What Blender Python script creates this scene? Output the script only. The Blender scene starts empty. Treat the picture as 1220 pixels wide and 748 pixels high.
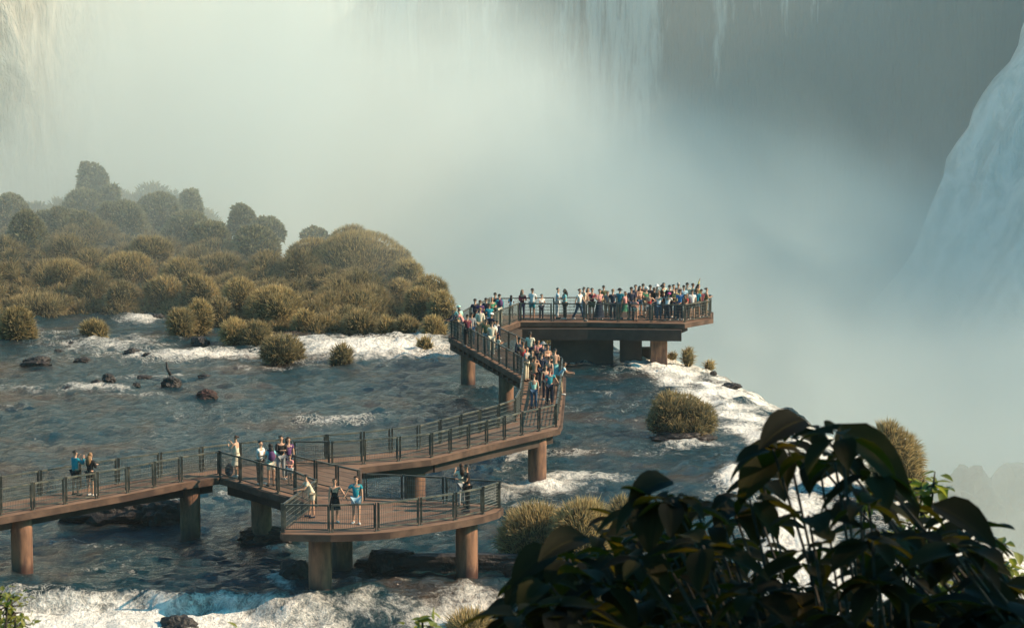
import bpy, bmesh, math, random
import numpy as np
from mathutils import Vector, Matrix, Euler
R = math.radians
random.seed(7); np.random.seed(7)
scene = bpy.context.scene
COL = scene.collection

# ---------------------------------------------------------------- camera
CAM_Z = 23.2            # eye height above the river
DECK = 2.4              # walkway surface above the river
FPX = 3300.0            # focal length in pixels of the 1220 px wide photograph
PITCH = math.atan((374 + 65) / FPX)
cam_d = bpy.data.cameras.new('camera')
cam_d.sensor_width = 36.0
cam_d.lens = FPX * 36.0 / 1220.0
cam_d.clip_start = 0.5
cam_d.clip_end = 3000
cam_d.dof.use_dof = True
cam_d.dof.focus_distance = 112
cam_d.dof.aperture_fstop = 18
cam = bpy.data.objects.new('camera', cam_d)
cam.location = (0, 0, CAM_Z)
cam.rotation_euler = (R(90) - PITCH, 0, 0)
COL.objects.link(cam)
scene.camera = cam
SP, CP = math.sin(PITCH), math.cos(PITCH)

def at(px, py, z=0.0):
    """world point at height z seen at pixel (px,py) of the 1220x748 photograph"""
    u = (px - 610) / FPX; v = (374 - py) / FPX
    dy = CP + v * SP; dz = -SP + v * CP
    t = (z - CAM_Z) / dz
    return Vector((u * t, dy * t, z))

def atD(px, py, Y):
    """world point at distance Y along the valley seen at pixel (px,py)"""
    u = (px - 610) / FPX; v = (374 - py) / FPX
    dy = CP + v * SP; dz = -SP + v * CP
    t = Y / dy
    return Vector((u * t, Y, CAM_Z + dz * t))

def topix(X, Y, Z):
    Zr = Z - CAM_Z
    d = Y * CP - Zr * SP
    up = Y * SP + Zr * CP
    return 610 + FPX * X / d, 374 - FPX * up / d

# ---------------------------------------------------------------- tagging
def tag(o, label=None, cat=None, group=None, kind=None):
    if label: o['label'] = label
    if cat: o['category'] = cat
    if group: o['group'] = group
    if kind: o['kind'] = kind
    return o

def empty(name, loc=(0, 0, 0), rz=0.0):
    o = bpy.data.objects.new(name, None)
    o.location = loc; o.rotation_euler = (0, 0, rz)
    o.empty_display_size = 0.3
    COL.objects.link(o)
    return o

def link(name, me, parent=None, mat=None, loc=None, smooth=False):
    if mat is not None and len(me.materials) == 0:
        me.materials.append(mat)
    if smooth:
        me.polygons.foreach_set('use_smooth', [True] * len(me.polygons))
    o = bpy.data.objects.new(name, me)
    COL.objects.link(o)
    if parent is not None: o.parent = parent
    if loc is not None: o.location = loc
    return o

class MB:
    """collects simple shapes into one mesh"""
    def __init__(self): self.v = []; self.f = []
    def add(self, vs, fs):
        n = len(self.v)
        self.v += [tuple(p) for p in vs]
        self.f += [tuple(i + n for i in f) for f in fs]
    def box(self, c, s, rz=0.0):
        cx, cy, cz = c; hx, hy, hz = s[0] / 2, s[1] / 2, s[2] / 2
        ca, sa = math.cos(rz), math.sin(rz)
        vs = []
        for dz in (-hz, hz):
            for dx, dy in ((-hx, -hy), (hx, -hy), (hx, hy), (-hx, hy)):
                vs.append((cx + dx * ca - dy * sa, cy + dx * sa + dy * ca, cz + dz))
        self.add(vs, [(0, 3, 2, 1), (4, 5, 6, 7), (0, 1, 5, 4), (1, 2, 6, 5), (2, 3, 7, 6), (3, 0, 4, 7)])
    def bar(self, a, b, w, h):
        """rectangular bar from a to b, w sideways, h upwards"""
        a = Vector(a); b = Vector(b); d = (b - a)
        if d.length < 1e-6: return
        d.normalize()
        up = Vector((0, 0, 1)) if abs(d.z) < 0.95 else Vector((0, 1, 0))
        s = d.cross(up).normalized(); u = s.cross(d).normalized()
        s *= w / 2; u *= h / 2
        vs = [a - s - u, a + s - u, a + s + u, a - s + u, b - s - u, b + s - u, b + s + u, b - s + u]
        self.add(vs, [(0, 1, 2, 3), (7, 6, 5, 4), (0, 4, 5, 1), (1, 5, 6, 2), (2, 6, 7, 3), (3, 7, 4, 0)])
    def tube(self, pts, rad, n=8):
        pts = [Vector(p) for p in pts]
        rads = rad if isinstance(rad, (list, tuple)) else [rad] * len(pts)
        rings = []
        for i, p in enumerate(pts):
            d = (pts[min(i + 1, len(pts) - 1)] - pts[max(i - 1, 0)]).normalized()
            up = Vector((0, 0, 1)) if abs(d.z) < 0.9 else Vector((1, 0, 0))
            s = d.cross(up).normalized(); u = s.cross(d).normalized()
            rings.append([p + (s * math.cos(2 * math.pi * k / n) + u * math.sin(2 * math.pi * k / n)) * rads[i] for k in range(n)])
        vs = [q for r in rings for q in r]; fs = []
        for i in range(len(rings) - 1):
            for k in range(n):
                a = i * n + k; b = i * n + (k + 1) % n
                fs.append((a, b, b + n, a + n))
        fs.append(tuple(range(n - 1, -1, -1))); fs.append(tuple(range((len(rings) - 1) * n, len(rings) * n)))
        self.add(vs, fs)
    def mesh(self, name):
        me = bpy.data.meshes.new(name)
        me.from_pydata(self.v, [], self.f); me.update()
        return me
    def build(self, name, mat, parent=None, smooth=False, loc=None):
        return link(name, self.mesh(name), parent, mat, loc, smooth)

def bevel(o, w=0.02, seg=2):
    m = o.modifiers.new('bevel', 'BEVEL'); m.width = w; m.segments = seg; m.limit_method = 'ANGLE'
    return o

# ---------------------------------------------------------------- numpy noise
_perm = np.random.RandomState(3).permutation(512)
def vnoise(x, y, seed=0):
    xi = np.floor(x).astype(np.int64); yi = np.floor(y).astype(np.int64)
    xf = x - xi; yf = y - yi
    def h(a, b):
        n = _perm[(a + _perm[(b + seed * 37) & 511]) & 511]
        ang = n * (2 * math.pi / 512.0) * 7.0
        return np.cos(ang), np.sin(ang)
    def g(a, b, dx, dy):
        cx, cy = h(a, b); return cx * dx + cy * dy
    u = xf * xf * xf * (xf * (xf * 6 - 15) + 10); v = yf * yf * yf * (yf * (yf * 6 - 15) + 10)
    a = g(xi, yi, xf, yf); b = g(xi + 1, yi, xf - 1, yf)
    c = g(xi, yi + 1, xf, yf - 1); d = g(xi + 1, yi + 1, xf - 1, yf - 1)
    return ((a * (1 - u) + b * u) * (1 - v) + (c * (1 - u) + d * u) * v) * 1.4
def fbm(x, y, oct=4, seed=0):
    s = 0; a = 1.0; t = 0
    for i in range(oct):
        s = s + a * vnoise(x * 2 ** i + 13.7 * i, y * 2 ** i - 7.3 * i, seed + i); t += a; a *= 0.5
    return s / t

# ---------------------------------------------------------------- materials
def newmat(name):
    m = bpy.data.materials.new(name); m.use_nodes = True
    nt = m.node_tree; nt.nodes.clear()
    out = nt.nodes.new('ShaderNodeOutputMaterial')
    return m, nt, out
class NT:
    def __init__(self, nt): self.nt = nt
    def n(self, typ, **kw):
        nd = self.nt.nodes.new(typ)
        ins = kw.pop('ins', {})
        for k, v in kw.items(): setattr(nd, k, v)
        for k, v in ins.items():
            if hasattr(v, 'is_output') or isinstance(v, bpy.types.NodeSocket): self.nt.links.new(v, nd.inputs[k])
            else: nd.inputs[k].default_value = v
        return nd
    def l(self, a, b): self.nt.links.new(a, b)
    def math(self, op, a, b=None, clamp=False, c=None):
        nd = self.nt.nodes.new('ShaderNodeMath'); nd.operation = op; nd.use_clamp = clamp
        for i, v in enumerate((a, b, c)):
            if v is None: continue
            if isinstance(v, (int, float)): nd.inputs[i].default_value = v
            else: self.nt.links.new(v, nd.inputs[i])
        return nd.outputs[0]
    def mix(self, f, a, b):
        nd = self.nt.nodes.new('ShaderNodeMix'); nd.data_type = 'RGBA'
        for s, v in ((nd.inputs[0], f), (nd.inputs[6], a), (nd.inputs[7], b)):
            if isinstance(v, (int, float)): s.default_value = v
            elif isinstance(v, (tuple, list)): s.default_value = tuple(v) + ((1,) if len(v) == 3 else ())
            else: self.nt.links.new(v, s)
        return nd.outputs[2]
    def ramp(self, f, lo, hi, a=0.0, b=1.0):
        nd = self.nt.nodes.new('ShaderNodeMapRange'); nd.interpolation_type = 'SMOOTHSTEP'
        self.nt.links.new(f, nd.inputs[0])
        for i, v in zip((1, 2, 3, 4), (lo, hi, a, b)):
            if isinstance(v, (int, float)): nd.inputs[i].default_value = v
            else: self.nt.links.new(v, nd.inputs[i])
        return nd.outputs[0]
    def noise(self, vec, scale, detail=4, rough=0.55, dist=0.0):
        nd = self.n('ShaderNodeTexNoise', ins={'Scale': scale, 'Detail': detail, 'Roughness': rough, 'Distortion': dist})
        if vec is not None: self.l(vec, nd.inputs['Vector'])
        return nd.outputs['Fac']
    def mapping(self, vec, scale=(1, 1, 1), loc=(0, 0, 0), rot=(0, 0, 0)):
        nd = self.n('ShaderNodeMapping', ins={'Scale': scale, 'Location': loc, 'Rotation': rot})
        self.l(vec, nd.inputs['Vector']); return nd.outputs[0]
    def pos(self): return self.n('ShaderNodeNewGeometry').outputs['Position']
    def obj(self): return self.n('ShaderNodeTexCoord').outputs['Object']
    def attr(self, name):
        return self.n('ShaderNodeAttribute', attribute_name=name)
    def bump(self, h, strength=0.5, dist=0.1):
        nd = self.n('ShaderNodeBump', ins={'Strength': strength, 'Distance': dist}); self.l(h, nd.inputs['Height'])
        return nd.outputs[0]
    def bsdf(self, **ins):
        nd = self.n('ShaderNodeBsdfPrincipled')
        for k, v in ins.items():
            k = k.replace('_', ' ')
            if isinstance(v, (int, float)): nd.inputs[k].default_value = v
            elif isinstance(v, (tuple, list)): nd.inputs[k].default_value = tuple(v) + ((1,) if len(v) == 3 else ())
            else: self.l(v, nd.inputs[k])
        return nd

def mat_var(name, c1, c2, scale=6.0, rough=0.8, bump=0.3, bdist=0.02, detail=6, spec=0.3, c3=None):
    m, nt, out = newmat(name); T = NT(nt)
    p = T.obj()
    n = T.noise(p, scale, detail, 0.6)
    col = T.mix(T.ramp(n, 0.35, 0.65), c1, c2)
    if c3:
        n3 = T.noise(p, scale * 0.23, 3, 0.6)
        col = T.mix(T.ramp(n3, 0.5, 0.68), col, c3)
    nb = T.noise(p, scale * 3, 5, 0.6)
    b = T.bsdf(Base_Color=col, Roughness=rough, Specular_IOR_Level=spec, Normal=T.bump(nb, bump, bdist))
    T.l(b.outputs[0], out.inputs[0]); return m

M = {}
M['concrete'] = mat_var('stained_concrete', (0.055, 0.033, 0.024), (0.110, 0.067, 0.047), 1.6, 0.85, 0.5, 0.03, c3=(0.035, 0.020, 0.016))
M['deck'] = mat_var('deck_planks', (0.165, 0.095, 0.062), (0.22, 0.132, 0.088), 1.1, 0.8, 0.3, 0.01, c3=(0.10, 0.052, 0.034))
M['wall'] = mat_var('dark_concrete', (0.035, 0.026, 0.022), (0.065, 0.045, 0.036), 0.8, 0.9, 0.5, 0.03, c3=(0.035, 0.026, 0.022))
M['rock'] = mat_var('wet_basalt', (0.012, 0.010, 0.010), (0.035, 0.027, 0.025), 1.5, 0.55, 0.9, 0.12, c3=(0.022, 0.014, 0.013), spec=0.4)
M['redrock'] = mat_var('reddish_rock', (0.06, 0.022, 0.018), (0.03, 0.018, 0.015), 2.0, 0.6, 0.9, 0.1)

def mat_metal():
    m, nt, out = newmat('painted_railing'); T = NT(nt)
    n = T.noise(T.pos(), 3.0, 4)
    col = T.mix(T.ramp(n, 0.4, 0.7), (0.045, 0.050, 0.045), (0.15, 0.135, 0.10))
    b = T.bsdf(Base_Color=col, Roughness=0.45, Metallic=0.35, Specular_IOR_Level=0.5)
    T.l(b.outputs[0], out.inputs[0]); return m
M['metal'] = mat_metal()
M['wire'] = mat_var('galvanised_wire', (0.09, 0.10, 0.09), (0.14, 0.14, 0.12), 3.0, 0.5, 0.0)

# ---------------------------------------------------------------- world, sun
SUN_EL, SUN_AZ = 33.0, 95.0      # azimuth clockwise from the view direction (+Y)
world = bpy.data.worlds.new('World'); scene.world = world
world.use_nodes = True
wn = world.node_tree; wn.nodes.clear()
wo = wn.nodes.new('ShaderNodeOutputWorld'); bg = wn.nodes.new('ShaderNodeBackground')
sky = wn.nodes.new('ShaderNodeTexSky'); sky.sky_type = 'NISHITA'; sky.sun_disc = False
sky.sun_elevation = R(SUN_EL); sky.sun_rotation = R(SUN_AZ)
sky.air_density = 1.3; sky.dust_density = 1.5; sky.altitude = 200
bg.inputs['Strength'].default_value = 0.11
tint = wn.nodes.new('ShaderNodeMix'); tint.data_type = 'RGBA'; tint.blend_type = 'MULTIPLY'; tint.inputs[0].default_value = 1.0
tint.inputs[7].default_value = (0.20, 0.80, 0.90, 1)
wn.links.new(sky.outputs[0], tint.inputs[6]); wn.links.new(tint.outputs[2], bg.inputs[0]); wn.links.new(bg.outputs[0], wo.inputs[0])
sd = bpy.data.lights.new('sun', 'SUN'); sd.energy = 5.0; sd.angle = R(0.5); sd.color = (1.0, 0.745, 0.50)
sun = bpy.data.objects.new('sun', sd); COL.objects.link(sun)
sdir = Vector((math.sin(R(SUN_AZ)) * math.cos(R(SUN_EL)), math.cos(R(SUN_AZ)) * math.cos(R(SUN_EL)), math.sin(R(SUN_EL))))
sun.rotation_euler = sdir.to_track_quat('Z', 'Y').to_euler()
sun.location = (60, 0, 80)

scene.view_settings.view_transform = 'Standard'
scene.view_settings.look = 'None'
scene.view_settings.exposure = 0.78
scene.view_settings.gamma = 1.0
scene.view_settings.use_curve_mapping = False
scene.render.engine = 'CYCLES'
cy = scene.cycles
cy.use_denoising = True
cy.max_bounces = 6; cy.diffuse_bounces = 2; cy.glossy_bounces = 2; cy.transmission_bounces = 3
cy.transparent_max_bounces = 8; cy.volume_bounces = 2
cy.volume_step_rate = 1.6; cy.volume_max_steps = 64
cy.sample_clamp_indirect = 4.0
cy.caustics_reflective = False; cy.caustics_refractive = False
# ================================================================ people
def skin_mesh(name, verts, edges, radii, level=1, root=0):
    me = bpy.data.meshes.new(name); me.from_pydata([tuple(v) for v in verts], edges, []); me.update()
    o = bpy.data.objects.new('tmp', me); COL.objects.link(o)
    m = o.modifiers.new('s', 'SKIN'); m.use_smooth_shade = True; m.branch_smoothing = .6
    sv = me.skin_vertices[0].data
    # one root per island
    par = list(range(len(verts)))
    def find(a):
        while par[a] != a: a = par[a]
        return a
    for a, b in edges: par[find(a)] = find(b)
    seen = set()
    for i in range(len(verts)):
        r = radii[i]; sv[i].radius = (r, r) if not isinstance(r, tuple) else r
        f = find(i); sv[i].use_root = f not in seen; seen.add(f)
    if level:
        s = o.modifiers.new('b', 'SUBSURF'); s.levels = level; s.render_levels = level
    dg = bpy.context.evaluated_depsgraph_get()
    out = bpy.data.meshes.new_from_object(o.evaluated_get(dg))
    out.name = name
    bpy.data.objects.remove(o); bpy.data.meshes.remove(me)
    out.materials.clear()
    return out

def ellipsoid(c, r, sub=2, cut=None):
    bm = bmesh.new(); bmesh.ops.create_icosphere(bm, subdivisions=sub, radius=1.0)
    if cut:
        dead = [v for v in bm.verts if cut(v.co)]
        bmesh.ops.delete(bm, geom=dead, context='VERTS')
    vs = [(v.co.x * r[0] + c[0], v.co.y * r[1] + c[1], v.co.z * r[2] + c[2]) for v in bm.verts]
    bm.verts.index_update(); fs = [tuple(v.index for v in f.verts) for f in bm.faces]; bm.free()
    return vs, fs

# arms: (upper arm direction, forearm direction) for the person's right (-x) side mirrored for the left; facing -Y
DOWN = (.16, 0, -1), (.06, -.18, -1)
FRONT = (.12, -.25, -1), (-.45, -.9, .25)       # hands together in front of the chest
PHOTO = (.30, -.62, -.72), (-.38, -.45, .82)    # hands up before the face
HIP = (.75, .25, -.75), (-.75, -.35, -.45)
RAIL = (.18, -.55, -.75), (-.12, -.95, -.1)
UP = (.45, -.35, .75), (.05, -.3, .95)
OUT = (.55, -.15, -.85), (.45, -.15, -.75)
SWF = (.10, -.40, -.9), (.0, -.6, -.75)
SWB = (.12, .40, -.9), (.10, .15, -1)
POSES = {   # left arm, right arm, left leg, right leg, torso lean forward (rad)
 'stand': (DOWN, DOWN, 0, 0, 0.0), 'photo': (PHOTO, PHOTO, .03, -.03, 0.03), 'front': (FRONT, FRONT, 0, 0, 0.05),
 'lean': (RAIL, RAIL, .05, -.12, 0.42), 'walk': (SWF, SWB, -.32, .32, 0.04), 'hip': (HIP, DOWN, .0, .06, 0.0),
 'raise': (UP, DOWN, 0, 0, 0.0), 'holdl': (OUT, DOWN, .08, -.10, 0.02), 'holdr': (DOWN, OUT, -.10, .08, 0.02), 'oneup': (PHOTO, FRONT, 0, 0, .02),
}
def joints(pose):
    LA, RA, ll, rl, lean = POSES[pose]
    J = {}
    def up(p):  # lean of the upper body around the pelvis
        p = Vector(p); q = p - Vector((0, 0, .95)); c, s = math.cos(lean), math.sin(lean)
        return Vector((q.x, q.y * c - q.z * s, q.z * c + q.y * s + .95))
    J['pel'] = Vector((0, 0, .95)); J['wai'] = up((0, 0, 1.10)); J['che'] = up((0, -.005, 1.30)); J['nb'] = up((0, 0, 1.435)); J['nk'] = up((0, -.005, 1.49))
    hl = lean * .6
    def hd(p):
        p = Vector(p); b = Vector((0, 0, 1.49)); q = p - b; c, s = math.cos(-hl), math.sin(-hl)
        return up(Vector((q.x, q.y * c - q.z * s, q.z * c + q.y * s)) + b)
    J['h1'] = hd((0, -.022, 1.555)); J['h2'] = hd((0, -.010, 1.625)); J['h3'] = hd((0, .005, 1.685))
    J['face'] = hd((0, -.098, 1.61)); J['hc'] = hd((0, -.004, 1.622)); J['hb'] = hd((0, .07, 1.56))
    for sgn, A, k in ((1, LA, 'l'), (-1, RA, 'r')):
        sh = up((sgn * .165, 0, 1.405)); J['sh' + k] = sh
        u = Vector(A[0]).normalized(); u.x *= sgn; f = Vector(A[1]).normalized(); f.x *= sgn
        J['el' + k] = sh + u * .285; J['um' + k] = sh + u * .17; J['wr' + k] = J['el' + k] + f * .245; J['pa' + k] = J['wr' + k] + f * .06; J['fd' + k] = f
    for sgn, a, k in ((1, ll, 'l'), (-1, rl, 'r')):
        h = Vector((sgn * .088, 0, .89)); d = Vector((sgn * .03, math.sin(a), -math.cos(a))); kn = h + d.normalized() * .41
        b = a + (.25 if a > .2 else 0.0); d2 = Vector((sgn * .01, math.sin(b), -math.cos(b))); an = kn + d2 * .40
        dz = .085 - an.z
        J['hi' + k] = h; J['kn' + k] = kn; J['an' + k] = Vector((an.x, an.y, max(an.z, .085) if a > .2 else .085)); J['to' + k] = J['an' + k] + Vector((sgn * .03, -.15, -.05))
        J['tm' + k] = h.lerp(kn, .62)
    return J
_cache = {}
def body(pose):
    key = ('body', pose)
    if key in _cache: return _cache[key]
    J = joints(pose); names = ['pel', 'wai', 'che', 'nb', 'nk', 'h1', 'h2', 'h3']
    rad = dict(pel=.125, wai=.108, che=.135, nb=.07, nk=.052, h1=.062, h2=.086, h3=.062)
    for k in 'lr':
        names += ['sh' + k, 'el' + k, 'wr' + k, 'pa' + k, 'hi' + k, 'kn' + k, 'an' + k, 'to' + k]
        rad.update({'sh' + k: .058, 'el' + k: .040, 'wr' + k: .026, 'pa' + k: .034, 'hi' + k: .090, 'kn' + k: .056, 'an' + k: .038, 'to' + k: .034})
    ix = {n: i for i, n in enumerate(names)}
    E = [(ix[a], ix[b]) for a, b in [('pel', 'wai'), ('wai', 'che'), ('che', 'nb'), ('nb', 'nk'), ('nk', 'h1'), ('h1', 'h2'), ('h2', 'h3')]]
    V = [J[n] for n in names]; Rr = [rad[n] for n in names]
    for k in 'lr':
        E += [(ix['che'], ix['sh' + k]), (ix['sh' + k], ix['el' + k]), (ix['el' + k], ix['wr' + k]), (ix['wr' + k], ix['pa' + k]),
              (ix['pel'], ix['hi' + k]), (ix['hi' + k], ix['kn' + k]), (ix['kn' + k], ix['an' + k]), (ix['an' + k], ix['to' + k])]
        # five separate fingers rooted in the palm
        f = J['fd' + k].normalized(); side = f.cross(Vector((0, 0, 1)))
        if side.length < .2: side = f.cross(Vector((1, 0, 0)))
        side.normalize(); bend = side.cross(f).normalized() * (-.35)
        for j, (o, ln) in enumerate(((-.026, .060), (-.009, .075), (.009, .070), (.026, .055))):
            b0 = J['pa' + k] + side * o; b1 = b0 + f * .045; b2 = b1 + (f + bend).normalized() * ln * .5; b3 = b2 + (f + bend * 3).normalized() * ln * .4
            n = len(V); V += [b0, b1, b2, b3]; Rr += [.010, .009, .008, .007]; E += [(n, n + 1), (n + 1, n + 2), (n + 2, n + 3)]
        b0 = J['wr' + k] + f * .03 + side * .015; b1 = b0 + (f * .5 + side).normalized() * .035; b2 = b1 + (f + side * .4).normalized() * .035
        n = len(V); V += [b0, b1, b2]; Rr += [.011, .010, .008]; E += [(n, n + 1), (n + 1, n + 2)]
    me = skin_mesh('body', V, E, Rr, 1)
    bm = bmesh.new(); bm.from_mesh(me); nb = len(bm.faces)
    def addp(vs, fs, mi):
        vv = [bm.verts.new(v) for v in vs]
        for f in fs:
            q = bm.faces.new([vv[i] for i in f]); q.material_index = mi; q.smooth = True
    fc = J['face']; hc = J['hc']; fw = (fc - hc).normalized(); upv = (J['h3'] - J['h1']).normalized()
    addp(*ellipsoid(fc - upv * .012 + fw * .002, (.014, .020, .022), 1), 0)           # nose
    for s in (-1, 1):
        addp(*ellipsoid(hc + Vector((s * .085, .005, -.015)), (.012, .022, .032), 1), 0)  # ears
        addp(*ellipsoid(fc + Vector((s * .033, .020, 0)) + upv * .018, (.013, .010, .009), 1), 1)  # eyes
    addp(*ellipsoid(fc - upv * .052 + Vector((0, .016, 0)), (.026, .010, .007), 1), 2)  # mouth
    bm.to_mesh(me); bm.free()
    _cache[key] = me; return me
def garment(kind, pose):
    key = (kind, pose)
    if key in _cache: return _cache[key]
    J = joints(pose)
    if kind in ('tee', 'tank', 'jacket'):
        names = ['pel', 'wai', 'che', 'nb']; rad = dict(pel=.150, wai=.138, che=.160, nb=.075)
        E = [('pel', 'wai'), ('wai', 'che'), ('che', 'nb')]
        if kind == 'tank': rad.update(nb=.04)
        for k in 'lr':
            names += ['sh' + k]; rad['sh' + k] = .074 if kind != 'tank' else .045; E.append(('che', 'sh' + k))
            if kind == 'tee': names += ['um' + k]; rad['um' + k] = .064; E.append(('sh' + k, 'um' + k))
            if kind == 'jacket':
                names += ['el' + k, 'wr' + k]; rad.update({'el' + k: .056, 'wr' + k: .043}); E += [('sh' + k, 'el' + k), ('el' + k, 'wr' + k)]
        V = [J[n].copy() for n in names]; V[0].z -= .06
    elif kind in ('trousers', 'shorts'):
        names = ['pel']; rad = dict(pel=.138); E = []
        for k in 'lr':
            if kind == 'trousers': names += ['hi' + k, 'kn' + k, 'an' + k]; rad.update({'hi' + k: .105, 'kn' + k: .076, 'an' + k: .060}); E += [('pel', 'hi' + k), ('hi' + k, 'kn' + k), ('kn' + k, 'an' + k)]
            else: names += ['hi' + k, 'tm' + k]; rad.update({'hi' + k: .108, 'tm' + k: .088}); E += [('pel', 'hi' + k), ('hi' + k, 'tm' + k)]
        V = [J[n].copy() for n in names]; V[0].z += .0
    ix = {n: i for i, n in enumerate(names)}
    me = skin_mesh(kind, V, [(ix[a], ix[b]) for a, b in E], [rad[n] for n in names], 1)
    _cache[key] = me; return me
def misc(kind, pose):
    key = (kind, pose)
    if key in _cache: return _cache[key]
    J = joints(pose); mb = MB(); hc = J['hc']
    if kind in ('skirt', 'longskirt'):
        zb = .52 if kind == 'skirt' else .14; n = 18; vs = []; hs = [1.02, .92, .75, .52] + ([.3, .14] if kind == 'longskirt' else [])
        for i, z in enumerate(hs):
            r = .135 + (1.02 - z) * .17
            for k in range(n):
                a = 2 * math.pi * k / n; rr = r * (1 + .05 * math.sin(5 * a) * i / 3); vs.append((rr * math.cos(a) * 1.1, rr * math.sin(a) * .9, z))
        mb.add(vs, [(i * n + k, i * n + (k + 1) % n, (i + 1) * n + (k + 1) % n, (i + 1) * n + k) for i in range(len(hs) - 1) for k in range(n)] + [tuple(range(n)), tuple(range((len(hs) - 1) * n + n - 1, (len(hs) - 1) * n - 1, -1))])
    elif kind == 'hair_short':
        mb.add(*ellipsoid(hc + Vector((0, .014, .022)), (.098, .105, .098), 2, cut=lambda c: c.z < -.35 or (c.y < -.35 and c.z < .30)))
    elif kind == 'hair_long':
        mb.add(*ellipsoid(hc + Vector((0, .014, .020)), (.102, .110, .100), 2, cut=lambda c: c.y < -.30 and c.z < .35))
        b = hc + Vector((0, .06, -.02)); mb.tube([b, b + Vector((0, .045, -.12)), b + Vector((0, .05, -.26)), b + Vector((0, .045, -.38))], [.095, .105, .095, .03], 10)
    elif kind == 'hair_bun':
        mb.add(*ellipsoid(hc + Vector((0, .014, .022)), (.098, .105, .098), 2, cut=lambda c: c.z < -.5 or (c.y < -.35 and c.z < .30)))
        mb.add(*ellipsoid(hc + Vector((0, .12, .05)), (.045, .045, .045), 1))
    elif kind == 'cap':
        mb.add(*ellipsoid(hc + Vector((0, .005, .035)), (.105, .115, .090), 2, cut=lambda c: c.z < -.05))
        mb.tube([hc + Vector((0, -.08, .04)), hc + Vector((0, -.20, .03))], [.075, .05], 8)
    elif kind == 'hat':
        mb.add(*ellipsoid(hc + Vector((0, .005, .035)), (.105, .115, .095), 2, cut=lambda c: c.z < -.05))
        n = 16; c = hc + Vector((0, .005, .035)); vs = [c + Vector((.10 * math.cos(2 * math.pi * k / n), .11 * math.sin(2 * math.pi * k / n), 0)) for k in range(n)] + [c + Vector((.19 * math.cos(2 * math.pi * k / n), .20 * math.sin(2 * math.pi * k / n), -.03)) for k in range(n)]
        mb.add(vs, [(k, (k + 1) % n, n + (k + 1) % n, n + k) for k in range(n)])
    elif kind in ('shoe_l', 'shoe_r'):
        for k in kind[-1]:
            a = J['an' + k]; t = J['to' + k]
            mb.tube([a + Vector((0, .055, -.045)), a + Vector((0, 0, -.040)), t + Vector((0, .02, 0)), t + Vector((0, -.045, -.005))], [.035, .047, .045, .025], 8)
    elif kind == 'backpack':
        c = J['che'] + Vector((0, .20, -.06)); vs, fs = ellipsoid(c, (.15, .10, .22), 2); mb.add(vs, fs)
        for s in (-1, 1): mb.tube([c + Vector((s * .09, -.02, .18)), J['sh' + ('l' if s > 0 else 'r')] + Vector((-s * .06, -.02, .085)), J['che'] + Vector((s * .10, -.16, .0)), c + Vector((s * .11, -.08, -.14))], .018, 6)
    elif kind == 'glasses':
        f = J['face']
        for s in (-1, 1): mb.add(*ellipsoid(f + Vector((s * .034, .008, .018)), (.027, .014, .019), 1))
        mb.bar(f + Vector((-.08, .03, .02)), f + Vector((.08, .03, .02)), .01, .008)
    me = mb.mesh(kind); me.polygons.foreach_set('use_smooth', [True] * len(me.polygons))
    _cache[key] = me; return me
PAL = dict(white=(.70, .70, .68), cream=(.68, .60, .46), grey=(.25, .26, .27), black=(.012, .012, .014), navy=(.012, .020, .045), teal=(.012, .24, .30), blue=(.03, .14, .34),
 aqua=(.20, .50, .52), mint=(.40, .66, .56), maroon=(.13, .018, .035), red=(.50, .030, .030), pink=(.72, .30, .28), peach=(.75, .42, .30), green=(.06, .22, .12), olive=(.10, .11, .05),
 yellow=(.62, .48, .14), purple=(.10, .04, .12), denim=(.035, .085, .16), khaki=(.36, .27, .17), brown=(.10, .05, .03), magenta=(.45, .05, .18), lightblue=(.35, .52, .62),
 h_black=(.010, .009, .008), h_brown=(.045, .022, .012), h_light=(.22, .12, .055), h_red=(.12, .035, .018), h_grey=(.35, .34, .32),
 s1=(.52, .30, .20), s2=(.38, .20, .12), s3=(.20, .10, .06))
_pm = {}
def pmat(c):
    if c not in _pm:
        if c in ('eye',): _pm[c] = mat_var('person_' + c, (.01, .01, .01), (.02, .015, .01), 9, .3, 0)
        elif c == 'lips': _pm[c] = mat_var('person_' + c, (.25, .08, .07), (.3, .1, .08), 9, .5, 0)
        else:
            k = PAL[c]; d = tuple(x * .78 for x in k)
            _pm[c] = mat_var('person_' + c, k, d, 7.0, .6 if c[:2] in ('s1', 's2', 's3', 'h_') else .85, .25, .01)
    return _pm[c]
def slots(o, mats):
    me = o.data
    while len(me.materials) < len(mats): me.materials.append(None)
    for i, m in enumerate(mats):
        o.material_slots[i].link = 'OBJECT'; o.material_slots[i].material = m
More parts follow.
